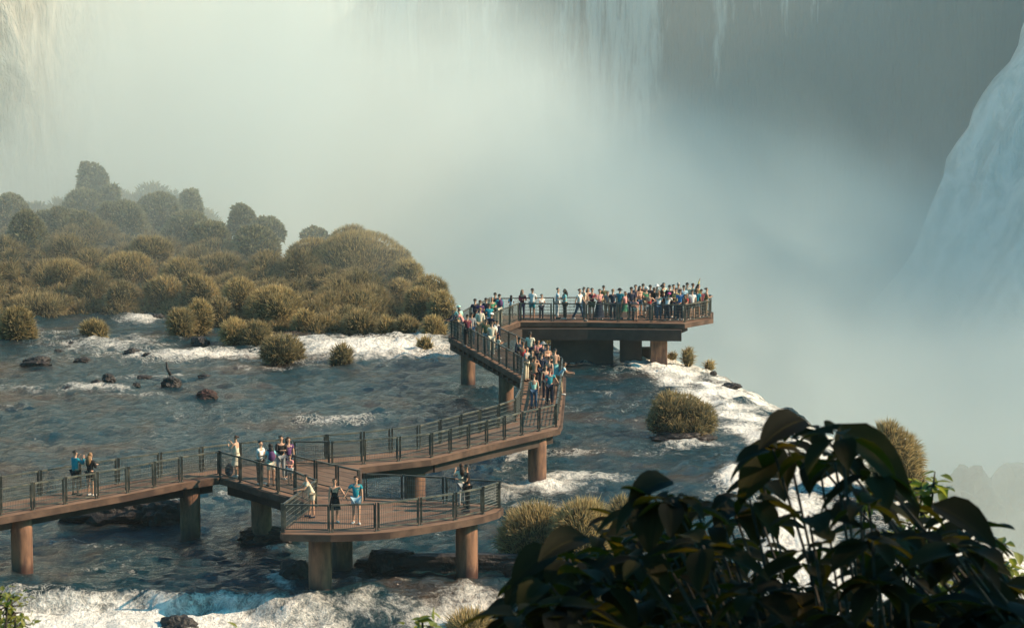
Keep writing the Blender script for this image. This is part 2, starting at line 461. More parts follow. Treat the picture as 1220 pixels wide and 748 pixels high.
def person(px, py, h, pose, face, top, bot, hair, label, skin='s1', extra=(), group=None, cat='person'):
    """top/bot/hair: 'kind:colour'; face: 0 towards the viewer, 180 away, 90 to the right"""
    p = at(px, py, DECK + .012); root = empty('person', p, R(face)); k = h / 1.73
    root.scale = (k, k, k); tag(root, label, cat, group)
    b = link('body', body(pose), root); slots(b, [pmat(skin), pmat('eye'), pmat('lips')])
    tk, tc = top.split(':') if top else (None, None)
    if tk == 'dress':
        o = link('dress', garment('tank', pose), root); slots(o, [pmat(tc)]); o = link('dress_skirt', misc('skirt', pose), root); slots(o, [pmat(tc)])
    elif tk == 'longdress':
        o = link('dress', garment('tee', pose), root); slots(o, [pmat(tc)]); o = link('dress_skirt', misc('longskirt', pose), root); slots(o, [pmat(tc)])
    elif tk: o = link({'tee': 'shirt', 'tank': 'sleeveless_top', 'jacket': 'jacket'}[tk], garment(tk, pose), root); slots(o, [pmat(tc)])
    if bot:
        bk, bc = bot.split(':'); me = garment(bk, pose) if bk in ('trousers', 'shorts') else misc(bk, pose)
        o = link('skirt' if 'skirt' in bk else bk, me, root); slots(o, [pmat(bc)])
    hk, hcx = hair.split(':')
    if hk in ('cap', 'hat'):
        o = link('hair', misc('hair_short', pose), root); slots(o, [pmat('h_brown')]); o = link(hk, misc(hk, pose), root); slots(o, [pmat(hcx)])
    else: o = link('hair', misc('hair_' + hk, pose), root); slots(o, [pmat('h_' + hcx)])
    sc_ = pmat(random.choice(['white', 'black', 'grey', 'navy']))
    for side in ('shoe_l', 'shoe_r'): o = link('shoe', misc(side, pose), root); slots(o, [sc_])
    for e in extra:
        ek, ec = e.split(':'); o = link({'glasses': 'sunglasses'}.get(ek, ek), misc(ek, pose), root); slots(o, [pmat(ec)])
    return root
PEOPLE = [
 # ---- near part of the bridge
 (90, 590, 1.75, 'photo', 140, 'jacket:teal', 'shorts:black', 'short:black', 'person in teal jacket raising both hands on the left stretch of the bridge', {}),
 (108, 590.5, 1.68, 'front', 150, 'jacket:black', 'shorts:black', 'long:light', 'person with long light brown hair and black top on the left stretch', {}),
 (282, 568, 1.66, 'photo', 250, 'dress:cream', None, 'bun:brown', 'person in long pale dress taking a picture at the bend of the bridge', {}),
 (310, 577, 1.74, 'front', 60, 'tee:white', 'trousers:black', 'short:black', 'black haired person in white shirt and black trousers at the junction rail', {}),
 (323, 579, 1.68, 'front', 200, 'tee:aqua', 'shorts:cream', 'long:black', 'person with white top and dark backpack seen from behind at the junction', {'extra': ('backpack:purple',)}),
 (335, 571, 1.76, 'front', 20, 'jacket:black', 'trousers:grey', 'short:black', 'dark haired person in open black jacket at the back of the junction group', {}),
 (344, 570, 1.66, 'stand', 20, 'tee:purple', 'trousers:navy', 'long:brown', 'dark haired person in purple top, rightmost adult of the junction group', {}),
 (346, 577, 1.18, 'front', 340, 'tee:pink', 'shorts:white', 'short:brown', 'child in pink and white standing in front of the junction group', {}),
 (372, 616, 1.66, 'lean', 285, 'tee:cream', 'shorts:cream', 'short:black', 'person in cream shirt leaning on the left rail of the round platform', {}),
 (399, 622.5, 1.64, 'holdl', 10, 'dress:black', None, 'bun:brown', 'person in short black dress and sunglasses holding hands on the round platform', {'extra': ('glasses:black',)}),
 (424.5, 623.5, 1.76, 'holdr', 0, 'tee:teal', 'shorts:lightblue', 'short:brown', 'person in bright teal t-shirt and pale blue shorts on the round platform', {}),
 (557, 609, 1.78, 'front', 285, 'tee:black', 'trousers:black', 'short:black', 'person in black t-shirt at the right end of the round platform', {}),
 (550, 604, 1.66, 'photo', 200, 'tee:cream', 'trousers:grey', 'long:brown', 'person in pale top mostly hidden behind the black t-shirt on the round platform', {}),
 # ---- ramp seen end on
 (636, 487, 1.60, 'stand', 180, 'tank:mint', 'trousers:denim', 'short:red', 'person with mint top and blue jeans seen from behind, lowest on the ramp', {}),
 (655, 482, 1.68, 'holdr', 180, 'tee:teal', 'trousers:navy', 'short:red', 'person with teal shirt and navy trousers seen from behind, lowest right on the ramp', {}),
 (650, 476, 1.62, 'stand', 20, 'tank:red', 'trousers:navy', 'long:brown', 'person in red top facing down the ramp behind the teal shirt', {}),
 (661, 459, 1.78, 'front', 180, None, 'skirt:aqua', 'short:black', 'bare backed person with green and aqua wrap against the right rail of the ramp', {'skin': 's1'}),
 (637, 468, 1.74, 'photo', 175, None, 'trousers:black', 'short:brown', 'shirtless person holding both hands up in the middle of the ramp', {}),
 (627, 454, 1.68, 'front', 60, 'tee:grey', 'trousers:cream', 'bun:brown', 'person in grey t-shirt and cream trousers at the left rail of the ramp', {}),
 (645, 462, 1.70, 'stand', 180, 'jacket:navy', 'trousers:navy', 'short:black', 'person all in navy standing in the thick of the ramp crowd', {}),
 (667, 470, 1.60, 'lean', 90, 'tee:lightblue', 'trousers:khaki', 'short:black', 'person in pale blue leaning out over the right rail of the ramp', {}),
 (623, 447, 1.66, 'raise', 180, 'tank:red', 'trousers:black', 'short:brown', 'person in red raising one arm at the top left of the ramp', {}),
 (619, 441, 1.66, 'stand', 210, 'jacket:navy', 'trousers:black', 'short:black', 'person in navy jacket where the far stretch meets the ramp', {}),
 (631.5, 437, 1.78, 'stand', 170, 'tee:cream', 'trousers:navy', 'short:black', 'tall dark haired person in cream shirt at the top of the ramp', {'skin': 's3'}),
 (641, 444, 1.66, 'front', 10, 'tee:pink', 'longskirt:navy', 'long:black', 'person with long dark hair in pink top and navy skirt atop the ramp', {}),
 (647, 447, 1.66, 'stand', 200, 'tee:navy', 'trousers:navy', 'hat:grey', 'person with grey hat and navy shirt at the top of the ramp', {}),
 (652, 452, 1.70, 'front', 30, 'tank:peach', 'trousers:navy', 'short:brown', 'person in peach top near the upper right of the ramp', {}),
 (634, 456, 1.60, 'stand', 350, 'tee:brown', 'shorts:olive', 'long:brown', 'person in brown shirt behind the shirtless one on the ramp', {}),
 (654, 466, 1.62, 'walk', 170, 'tank:maroon', 'shorts:red', 'short:black', 'person in maroon top halfway up the right side of the ramp', {}),
 # ---- far corner
 (547, 402, 1.72, 'front', 200, 'jacket:mint', 'trousers:khaki', 'cap:mint', 'person with mint cap and pale jacket at the outer corner of the far bend', {}),
 (552, 404, 1.66, 'lean', 260, 'tee:pink', 'trousers:grey', 'short:black', 'person in pink shirt at the outer corner of the far bend', {}),
 (544, 403.5, 1.60, 'lean', 300, 'jacket:navy', 'trousers:black', 'short:black', 'person in navy hoodie leaning on the rail, leftmost of everyone in the far bend', {}),
 (566, 394, 1.76, 'stand', 180, 'tee:navy', 'trousers:black', 'short:black', 'person with wide navy t-shirt seen from behind in the far bend', {}),
 (572, 395, 1.72, 'front', 170, 'tee:purple', 'trousers:khaki', 'short:brown', 'person in purple and pink beside the wide navy t-shirt', {}),
 (579, 392, 1.72, 'stand', 160, 'jacket:navy', 'trousers:navy', 'short:black', 'person in navy jacket behind the teal shirts of the far bend', {}),
 (586, 391, 1.74, 'front', 20, 'tee:green', 'trousers:black', 'short:grey', 'grey haired person in dark green shirt in the far bend', {}),
 (590, 386, 1.76, 'stand', 170, 'jacket:black', 'trousers:black', 'short:black', 'black haired person standing tallest in the far bend', {}),
 (595, 387, 1.72, 'stand', 200, 'jacket:teal', 'trousers:cream', 'short:black', 'person with teal green jacket, rightmost at the back of the far bend', {'extra': ('backpack:purple',)}),
 (583, 398, 1.66, 'front', 190, 'tee:teal', 'trousers:denim', 'short:brown', 'person in bright teal t-shirt in the middle of the far bend', {}),
 (585, 410, 1.66, 'front', 150, 'tee:navy', 'trousers:grey', 'cap:white', 'person with white cap and navy shirt in the far bend', {}),
 (572, 405, 1.74, 'stand', 180, 'jacket:cream', 'trousers:khaki', 'short:light', 'person in cream jacket seen from behind in the far bend', {}),
 (562, 410, 1.68, 'stand', 190, 'jacket:grey', 'trousers:denim', 'short:black', 'person in grey jacket behind the dark rail of the far bend', {}),
 (579, 418, 1.66, 'stand', 175, 'tee:olive', 'trousers:grey', 'short:black', 'person with olive green shirt seen from behind on the upper ramp', {}),
 (586, 422, 1.70, 'stand', 185, 'tee:cream', 'trousers:cream', 'short:brown', 'person all in cream beside the olive green shirt', {}),
 (592, 419, 1.64, 'walk', 150, 'jacket:navy', 'trousers:navy', 'short:black', 'person in navy walking up towards the far bend with white backpack', {'extra': ('backpack:white',)}),
 (594, 427, 1.16, 'front', 120, 'tee:cream', 'shorts:white', 'short:red', 'small child in cream behind the dark rail of the upper ramp', {}),
 (557, 413, 1.70, 'stand', 200, 'tee:maroon', 'trousers:black', 'short:black', 'person in maroon shirt behind the rail near the outer corner', {}),
 (609, 379, 1.30, 'front', 180, 'tee:lightblue', 'trousers:navy', 'long:black', 'dark haired child in pale blue alone at the back rail of the far platform', {}),
 # ---- far platform
 (622, 381, 1.70, 'front', 20, 'jacket:maroon', 'trousers:purple', 'long:light', 'person in long maroon clothes, first at the left of the far platform', {}),
 (634, 381.5, 1.80, 'front', 160, 'tee:white', 'shorts:teal', 'short:black', 'tall person in white t-shirt and teal shorts on the far platform', {}),
 (645, 381, 1.46, 'front', 30, 'tee:white', 'trousers:navy', 'short:black', 'short person in white top right of the tall one with teal shorts', {}),
 (664, 379.5, 1.74, 'front', 80, 'tee:lightblue', 'trousers:white', 'short:black', 'person in pale blue shirt and white trousers facing the next person', {}),
 (673, 380.5, 1.72, 'front', 290, 'tee:aqua', 'trousers:black', 'long:black', 'person with long dark hair and aqua top facing left on the far platform', {}),
 (690, 382, 1.80, 'walk', 60, 'tee:white', 'trousers:denim', 'short:black', 'person in white t-shirt and jeans striding along the far platform', {}),
 (696, 377.5, 1.70, 'front', 300, 'tee:cream', 'trousers:grey', 'short:brown', 'person in cream half hidden behind the striding white t-shirt', {}),
 (700.5, 376.5, 1.62, 'stand', 10, 'tee:peach', 'trousers:grey', 'long:black', 'person in peach top between the striding one and the red shirt', {}),
 (705, 380.5, 1.78, 'front', 30, 'tee:maroon', 'shorts:olive', 'short:black', 'person in crimson t-shirt and dark shorts on the far platform', {}),
 (714, 381, 1.74, 'front', 20, 'tee:pink', 'longskirt:navy', 'short:black', 'person in pink patterned top and long navy skirt on the far platform', {}),
 (724, 378, 1.50, 'stand', 340, 'tee:grey', 'trousers:khaki', 'short:black', 'shorter person in grey top right of the long navy skirt', {}),
 (730, 381, 1.74, 'stand', 180, 'tee:navy', 'trousers:navy', 'short:light', 'fair haired person in navy shirt near the middle of the far platform', {}),
 (738, 380.5, 1.76, 'front', 160, 'tee:teal', 'shorts:grey', 'hat:black', 'person with black hat, teal t-shirt and grey shorts on the far platform', {}),
 (744.5, 381, 1.60, 'walk', 60, 'tee:pink', 'skirt:green', 'short:brown', 'person in pink top and green skirt right of the black hat', {}),
 (752, 380.5, 1.84, 'stand', 200, 'jacket:navy', 'trousers:navy', 'short:black', 'tall person all in navy in the middle of the far platform', {}),
 (757, 376, 1.76, 'stand', 350, 'tee:purple', 'trousers:black', 'short:black', 'dark haired person in purple shirt behind the tall navy one', {}),
 (762, 377, 1.74, 'front', 20, 'tank:peach', 'shorts:denim', 'long:black', 'person in peach sleeveless top and denim shorts in the platform crowd', {}),
 (757.5, 382.2, 1.30, 'front', 330, 'tee:pink', 'shorts:cream', 'short:light', 'child in pink shirt at the front rail of the far platform', {}),
 (769.5, 378.5, 1.76, 'front', 20, 'tee:green', 'shorts:khaki', 'cap:white', 'person with white cap and green shirt in the platform crowd', {}),
 (774.5, 376, 1.76, 'stand', 160, 'tee:navy', 'trousers:black', 'short:black', 'person in navy right behind the white cap and green shirt', {}),
 (773.5, 381.5, 1.56, 'hip', 350, 'tank:red', 'shorts:grey', 'bun:brown', 'person in red top and grey shorts at the front rail of the far platform', {}),
 (779, 378.5, 1.72, 'photo', 150, 'tee:black', 'trousers:denim', 'short:brown', 'person in black t-shirt lifting a phone in the platform crowd', {}),
 (782.5, 375.5, 1.76, 'stand', 170, 'tee:cream', 'trousers:grey', 'hat:white', 'person with white sun hat at the back of the platform crowd', {}),
 (788.5, 376, 1.76, 'oneup', 100, 'tee:brown', 'trousers:black', 'hat:black', 'person with dark wide hat and brown shirt at the back of the platform crowd', {}),
 (785, 381.6, 1.58, 'lean', 180, 'tee:white', 'trousers:denim', 'short:light', 'person with white top and jeans leaning at the rail, above the square pier', {}),
 (794.5, 382, 1.60, 'lean', 150, 'tee:white', 'trousers:navy', 'cap:magenta', 'person with magenta cap and white shirt leaning at the front rail', {}),
 (797.5, 378.5, 1.86, 'stand', 170, 'jacket:navy', 'trousers:navy', 'short:black', 'tallest person in the crowd, in navy, right of the magenta cap', {}),
 (802, 376, 1.78, 'front', 20, 'tee:cream', 'trousers:khaki', 'short:brown', 'person in cream shirt behind the tallest one in navy', {}),
 (805.5, 379, 1.70, 'front', 330, 'tee:yellow', 'trousers:denim', 'short:brown', 'person in yellow top in the right part of the platform crowd', {}),
 (810, 381.6, 1.74, 'stand', 175, 'tee:blue', 'trousers:navy', 'cap:black', 'person with black cap and blue shirt by the corner post of the far platform', {}),
 (814.5, 376, 1.74, 'stand', 190, 'tee:lightblue', 'trousers:navy', 'short:black', 'person in pale blue behind the corner post of the far platform', {}),
 (818.5, 374, 1.80, 'stand', 170, 'jacket:cream', 'trousers:khaki', 'short:black', 'tall person in cream jacket at the back right of the crowd', {}),
 (825, 374, 1.76, 'front', 150, 'tee:mint', 'trousers:grey', 'short:brown', 'person in mint shirt at the back right of the crowd', {}),
 (832, 374.5, 1.74, 'raise', 110, 'jacket:yellow', 'trousers:khaki', 'long:black', 'person in pale yellow raising an arm, near the right end of the crowd', {}),
 (841, 377, 1.64, 'front', 100, 'tank:olive', 'trousers:khaki', 'bun:brown', 'person in sleeveless olive top, rightmost on the far platform', {}),
 (818, 381.2, 1.52, 'lean', 330, 'tee:red', 'trousers:black', 'short:black', 'person in red shirt stooping at the corner of the front rail', {}),
 (824.5, 380.8, 1.70, 'stand', 190, 'tee:white', 'shorts:black', 'short:brown', 'person with white t-shirt and black shorts behind the right end rail', {}),
 (830.5, 379.5, 1.70, 'stand', 160, 'tee:teal', 'shorts:grey', 'short:light', 'person with teal t-shirt and grey shorts behind the right end rail', {}),
 (835.5, 378, 1.60, 'front', 200, 'tee:maroon', 'trousers:black', 'short:black', 'person in maroon beside the teal t-shirt at the right end rail', {}),
 (766, 373.5, 1.72, 'stand', 180, 'tee:black', 'trousers:black', 'short:black', 'person in black at the back rail between two taller people', {}),
 (790.5, 373, 1.74, 'stand', 20, 'tee:mint', 'trousers:denim', 'short:black', 'person in mint at the back rail behind the dark wide hat', {}),
 (808, 373, 1.76, 'stand', 180, 'tee:grey', 'trousers:black', 'short:grey', 'grey haired person in grey at the back rail near the yellow top', {}),
 (719, 375, 1.68, 'stand', 180, 'tee:olive', 'trousers:khaki', 'short:black', 'person in olive at the back rail behind the long navy skirt', {}),
]
for q in PEOPLE:
    kw = dict(q[9]); a = list(q[:9])
    if 'skin' not in kw: kw['skin'] = random.choice(['s1', 's1', 's2'])
    person(*a, **kw)
# a backpack set down on the deck
p = at(273, 567, DECK + .01); mb = MB(); mb.add(*ellipsoid((0, 0, .24), (.17, .13, .25), 3)); mb.add(*ellipsoid((0, -.12, .16), (.12, .06, .12), 2))
mb.tube([(-.05, .06, .46), (0, .07, .53), (.05, .06, .46)], .015, 6)
tag(mb.build('backpack', pmat('navy'), smooth=True, loc=p), 'dark backpack set down on the deck beside the person in the long pale dress', 'backpack')
# ================================================================ river
LIP = [(24, 40), (22, 80), (16.5, 100), (15.0, 112), (14.0, 118), (12.6, 124), (11.9, 130), (10.9, 137), (9.4, 145), (7.9, 152), (6.6, 157),
       (3.5, 160), (-1, 163.5), (-3.4, 168), (-7.5, 175), (-14, 184), (-26, 199), (-46, 218), (-80, 236), (-140, 250), (-140, 40)]
def lip_dist(X, Y):
    """distance outside the terrace polygon (0 inside)"""
    P = np.array(LIP, float); n = len(P)
    best = np.full(X.shape, 1e9); inside = np.zeros(X.shape, bool)
    for i in range(n):
        ax, ay = P[i]; bx, by = P[(i + 1) % n]
        dx, dy = bx - ax, by - ay
        t = np.clip(((X - ax) * dx + (Y - ay) * dy) / (dx * dx + dy * dy), 0, 1)
        best = np.minimum(best, np.hypot(X - ax - t * dx, Y - ay - t * dy))
        cond = ((ay > Y) != (by > Y)) & (X < (bx - ax) * (Y - ay) / (by - ay + 1e-12) + ax)
        inside ^= cond
    return np.where(inside, 0.0, best), inside, best

# white water: (px, py, rx, ry, strength) where it lies on the river
FOAM = [
 (165, 381, 34, 7, 1.0), (215, 388, 26, 5, .6), (440, 417, 130, 17, 1.15), (500, 414, 60, 16, 1.0), (370, 408, 60, 10, .9),
 (330, 432, 90, 6, .6), (235, 424, 120, 7, .95), (130, 412, 90, 14, .7), (60, 425, 60, 6, .4), (60, 400, 40, 8, .4),
 (180, 450, 90, 4, .6), (110, 463, 60, 6, .75), (30, 463, 50, 7, .5), (290, 440, 90, 4, .5), (160, 472, 90, 3, .45),
 (400, 501, 60, 6, .65), (420, 498, 30, 3, .7), (500, 500, 60, 5, .35), (540, 480, 60, 7, .3), (590, 466, 30, 4, .5),
 (600, 500, 30, 9, .4), (100, 548, 60, 3, .35), (60, 520, 40, 5, .3), (15, 484, 30, 5, .5),
 (620, 542, 46, 9, .8), (650, 580, 66, 11, 1.05), (690, 570, 70, 8, .9), (640, 605, 50, 9, .6), (580, 560, 40, 10, .5), (600, 590, 40, 10, .7),
 (690, 542, 40, 4, .6), (820, 531, 55, 5, .8), (790, 540, 60, 8, .4), (700, 468, 36, 3, .5), (670, 432, 60, 3, .6), (735, 450, 60, 5, .25),
 (775, 433, 46, 4, .9), (700, 500, 50, 6, .2), (760, 570, 70, 10, .35), (850, 545, 50, 8, .4),
 (878, 573, 26, 18, 1.6), (985, 562, 60, 28, 1.8), (945, 640, 60, 60, 1.5), (1000, 700, 120, 40, 1.2),
 (500, 668, 50, 4, .85), (620, 678, 60, 3, .5), (400, 665, 20, 4, .6), (430, 712, 40, 9, .75), (530, 725, 60, 24, 1.15), (570, 705, 40, 12, .9),
 (480, 744, 110, 12, 1.1), (350, 722, 60, 20, .9), (330, 655, 30, 5, .75), (335, 690, 22, 16, .8), (280, 712, 30, 9, .8), (440, 692, 60, 4, .5),
 (80, 646, 36, 3, .7), (120, 652, 30, 3, .5), (240, 632, 14, 2, .8), (195, 594, 18, 4, 1.0), (265, 590, 12, 4, .8), (30, 700, 40, 4, .5),
 (100, 560, 80, 4, .2), (560, 640, 30, 5, .25),
]
def river():
    xs = np.arange(-118, 36.01, 0.30)
    ys = np.concatenate([np.arange(58, 84, 1.0), np.arange(84, 104, 0.16), np.arange(104, 190, 0.30), np.arange(190, 262, 1.0)])
    X, Y = np.meshgrid(xs, ys)
    d, ins, bd = lip_dist(X, Y)
    # big and small waves, running chop
    n1 = fbm(X * 0.16 + 3, Y * 0.16, 4, 1)
    n2 = fbm(X * 0.55, Y * 0.42, 4, 5)
    n3 = fbm(X * 1.3, Y * 1.1, 3, 9)
    Z = 0.15 * n1 + 0.25 * n2 + 0.19 * n3
    px, py = topix(X, Y, 0 * X)
    foam = np.zeros_like(X)
    for fx, fy, rx, ry, s in FOAM:
        q = ((px - fx) / rx) ** 2 + ((py - fy) / ry) ** 2
        foam = np.maximum(foam, s * np.exp(-q * 1.1))
    # broken humps where the water is white
    Z += np.clip(foam, 0, 1.2) * (0.16 + 0.35 * np.abs(n2) + 0.18 * n3 + 0.16 * np.abs(fbm(X * 2.3, Y * 2.0, 3, 15)))
    # rapids ledge along the near bank: the river steps down
    tq = np.clip((X + 11) / 6.0, 0, 1); tq = tq * tq * (3 - 2 * tq)
    edge = 97.7 + 1.0 * fbm(X * 0.35, X * 0 + 2, 2, 3) + 0.9 * np.clip((-10.5 - X) / 4.0, 0, 1) + np.clip((X + 8) * 0.35, 0, 2.4)
    wid = 0.7 + 3.2 * tq
    st = np.clip((edge - Y) / wid, 0, 1); st = st * st * (3 - 2 * st)
    Z -= st * (0.65 + .45 * tq)
    below = np.clip((edge - Y + 0.2) / 0.6, 0, 1) * np.clip((Y - 84) / 6, 0, 1)
    foam = np.maximum(foam, below * (1.15 - .78 * tq + .9 * n2 * tq))
    face = np.exp(-((edge - Y - 0.35) / 0.4) ** 2) * (X < -8)
    foam = np.where(face > 0.3, np.minimum(foam, 0.80 + 0.5 * n3), foam)
    # the lip: water pours over the edge of the terrace
    lipn = fbm(X * 0.5, Y * 0.5, 3, 12)
    dd = np.clip(d + 0.9 * lipn * (d > 0), 0, None)
    drop = np.where(dd < 8, 0.055 * dd ** 2, 3.52 + (dd - 8) * 3.2)
    drop = np.where(drop > 46, 46 + 0.0 * drop, drop)
    Z = Z * np.clip(1 - dd / 20, 0, 1) - drop
    edgefoam = np.clip((dd + 0.1 + 2.0 * np.exp(-bd / .8) * (Y > 122)) / 1.0, 0, 1) * (0.95 + 1.1 * lipn) * (Y < 158)
    near = np.exp(-(bd / 1.6) ** 2) * ins * 0.5 * (Y < 157)
    foam = np.maximum(foam, np.maximum(edgefoam, near))
    # rough white cascade where it bends over
    Z += (dd > 0) * np.clip(1.5 - dd / 8, 0, 1) * 0.35 * fbm(X * 0.9, Y * 0.9, 4, 21)
    co = np.stack([X, Y, Z], -1).reshape(-1, 3)
    ny, nx = X.shape
    i = np.arange(ny - 1)[:, None] * nx + np.arange(nx - 1)[None, :]
    F = np.stack([i, i + 1, i + 1 + nx, i + nx], -1).reshape(-1, 4)
    me = bpy.data.meshes.new('river')
    me.vertices.add(len(co)); me.vertices.foreach_set('co', co.astype(np.float32).ravel())
    me.loops.add(F.size); me.loops.foreach_set('vertex_index', F.astype(np.int32).ravel())
    me.polygons.add(len(F)); me.polygons.foreach_set('loop_start', (np.arange(len(F)) * 4).astype(np.int32))
    me.polygons.foreach_set('loop_total', np.full(len(F), 4, np.int32))
    me.update(calc_edges=True)
    a = me.attributes.new('foam', 'FLOAT', 'POINT'); a.data.foreach_set('value', foam.astype(np.float32).ravel())
    me.polygons.foreach_set('use_smooth', [True] * len(F))
    return me

def mat_river():
    m, nt, out = newmat('river_water'); T = NT(nt)
    p = T.pos()
    fa = T.attr('foam').outputs['Fac']
    pm = T.mapping(p, (1, 0.8, 1.0), rot=(0, 0, R(20)))
    n1 = T.noise(pm, 0.9, 8, 0.68, 0.8)
    n2 = T.noise(pm, 4.5, 6, 0.7, 0.4)
    n = T.math('ADD', T.math('MULTIPLY', n1, 0.65), T.math('MULTIPLY', n2, 0.35))
    v = T.math('ADD', T.math('MULTIPLY', fa, 0.62), T.math('MULTIPLY', T.math('SUBTRACT', n, 0.5), 2.2))
    rg = T.noise(pm, 1.7, 6, 0.62, 1.6)
    lace = T.ramp(T.math('ABSOLUTE', T.math('SUBTRACT', rg, 0.5)), 0.0, 0.07, 1, 0)
    patch = T.ramp(T.noise(p, 0.10, 3, .6), 0.42, 0.66)
    v = T.math('ADD', T.math('MULTIPLY', fa, 0.85), T.math('MULTIPLY', T.math('SUBTRACT', n, 0.5), 1.9))
    v = T.math('ADD', v, T.math('MULTIPLY', lace, T.math('ADD', T.math('MULTIPLY', patch, .28), .05)))
    mask = T.math('MULTIPLY', T.ramp(v, 0.28, 1.05), T.ramp(v, 0.2, .5))
    brown = T.noise(p, 0.16, 4, 0.6)
    wcol = T.mix(T.ramp(brown, 0.48, 0.66), (0.006, 0.028, 0.038), (0.045, 0.032, 0.024))
    fcol = T.mix(T.ramp(n2, 0.35, 0.6), (0.74, 0.70, 0.64), (0.92, 0.88, 0.81))
    col = T.mix(mask, wcol, fcol)
    rough = T.ramp(mask, 0, 1, 0.10, 0.75)
    w1 = T.noise(T.mapping(p, (1.0, 0.55, 1)), 2.4, 5, 0.6, 0.5)
    w2 = T.noise(p, 7.0, 5, 0.65)
    h = T.math('ADD', w1, T.math('MULTIPLY', w2, 0.5))
    h = T.math('ADD', h, T.math('MULTIPLY', T.math('MULTIPLY', n2, mask), 0.9))
    nrm = T.bump(h, 1.0, 0.20)
    b = T.bsdf(Base_Color=col, Roughness=rough, IOR=1.33, Specular_IOR_Level=0.5, Normal=nrm)
    T.l(b.outputs[0], out.inputs[0]); return m
M['river'] = mat_river()
tag(link('river_water', river(), None, M['river']), kind='structure')

# river bed / ground sheet: the gorge floor reaching to the horizon
gb = MB()
gb.add([(-1500, -300, -46.6), (1500, -300, -46.6), (1500, 1500, -46.6), (-1500, 1500, -46.6)], [(0, 1, 2, 3)])
M['gorge'] = mat_var('gorge_water', (0.30, 0.34, 0.34), (0.6, 0.62, 0.6), 0.05, 0.6, 0.2, 0.2)
tag(gb.build('gorge_water', M['gorge']), kind='structure')

# ================================================================ falls and cliffs
def mat_falls(name, wcol, rcol, cover, sx=0.25):
    m, nt, out = newmat(name); T = NT(nt)
    p = T.pos()
    st = T.mapping(p, (sx, sx, 0.022))
    n1 = T.noise(st, 1.0, 7, 0.62, 0.35)
    n2 = T.noise(T.mapping(p, (1.3, 1.3, 0.16)), 1.0, 6, 0.65, 0.5)
    c = T.attr('cover').outputs['Fac']
    k = T.math('ADD', c, T.math('MULTIPLY', T.math('SUBTRACT', n1, 0.5), 2.0))
    k = T.math('ADD', k, T.math('MULTIPLY', T.math('SUBTRACT', n2, 0.5), 0.8))
    mask = T.ramp(k, 0.35, 0.75)
    col = T.mix(mask, rcol, wcol)
    b = T.bsdf(Base_Color=col, Roughness=0.8, Specular_IOR_Level=0.2, Normal=T.bump(T.math('ADD', n1, n2), 0.8, 0.8))
    T.l(b.outputs[0], out.inputs[0]); return m
def falls(name, path, ztop, zbot, cover, mat, amp=1.6, res=1.2, lean=0.0, kind='structure', seed=0, ragged=0.0):
    """a curtain of falling water along a plan path; cover(s,z,x,y) -> how white"""
    P = [Vector((a, b, 0)) for a, b in path]
    pts = []
    for a, b in zip(P[:-1], P[1:]):
        n = max(1, int((b - a).length / res))
        pts += [a.lerp(b, i / n) for i in range(n)]
    pts.append(P[-1])
    pts = np.array([(q.x, q.y) for q in pts])
    # smooth the plan
    for _ in range(6):
        pts[1:-1] = (pts[:-2] + pts[1:-1] * 2 + pts[2:]) / 4
    tang = np.gradient(pts, axis=0); tang /= np.linalg.norm(tang, axis=1)[:, None]
    nor = np.stack([tang[:, 1], -tang[:, 0]], -1)      # towards the viewer for a left-to-right path
    zs = np.arange(ztop, zbot - 0.01, -1.6)
    S = np.cumsum(np.r_[0, np.linalg.norm(np.diff(pts, axis=0), axis=1)])
    SS, ZZ = np.meshgrid(S, zs)
    rib = amp * fbm(SS * 0.16 + seed, ZZ * 0.010, 4, 31 + seed) + 0.5 * amp * fbm(SS * 0.5, ZZ * 0.06, 3, 40 + seed)
    fall = (ztop - ZZ) / (ztop - zbot)
    off = rib * (0.4 + fall) + lean * fall
    jag = ragged * fbm(ZZ * .11 + seed, SS * .02, 4, 77)
    X = pts[:, 0][None, :] + nor[:, 0][None, :] * off + tang[:, 0][None, :] * jag
    Y = pts[:, 1][None, :] + nor[:, 1][None, :] * off + tang[:, 1][None, :] * jag
    co = np.stack([X, Y, ZZ], -1).reshape(-1, 3)
    ny, nx = X.shape
    # close it with a back sheet and top so it has real thickness
    back = np.stack([pts[:, 0][None, :] - nor[:, 0][None, :] * 6 + 0 * ZZ, pts[:, 1][None, :] - nor[:, 1][None, :] * 6 + 0 * ZZ, ZZ], -1).reshape(-1, 3)
    i = (np.arange(ny - 1)[:, None] * nx + np.arange(nx - 1)[None, :]).ravel()
    N = ny * nx
    F = [tuple(q) for q in np.stack([i, i + nx, i + 1 + nx, i + 1], -1)]
    F += [tuple(q) for q in np.stack([i + N, i + 1 + N, i + 1 + nx + N, i + nx + N], -1)]
    F += [(k, k + 1, k + 1 + N, k + N) for k in range(nx - 1)]
    F += [(r * nx, r * nx + N, (r + 1) * nx + N, (r + 1) * nx) for r in range(ny - 1)]
    F += [(r * nx + nx - 1, (r + 1) * nx + nx - 1, (r + 1) * nx + nx - 1 + N, r * nx + nx - 1 + N) for r in range(ny - 1)]
    me = bpy.data.meshes.new(name)
    me.from_pydata(np.concatenate([co, back]).tolist(), [], [tuple(int(z) for z in f) for f in F]); me.update()
    a = me.attributes.new('cover', 'FLOAT', 'POINT')
    cv = cover(SS / S[-1], ZZ, X, Y)
    a.data.foreach_set('value', np.concatenate([cv.ravel(), 0 * cv.ravel() - 1]).astype(np.float32))
    me.polygons.foreach_set('use_smooth', [True] * len(me.polygons))
    o = link(name, me, None, mat)
    return tag(o, kind=kind)

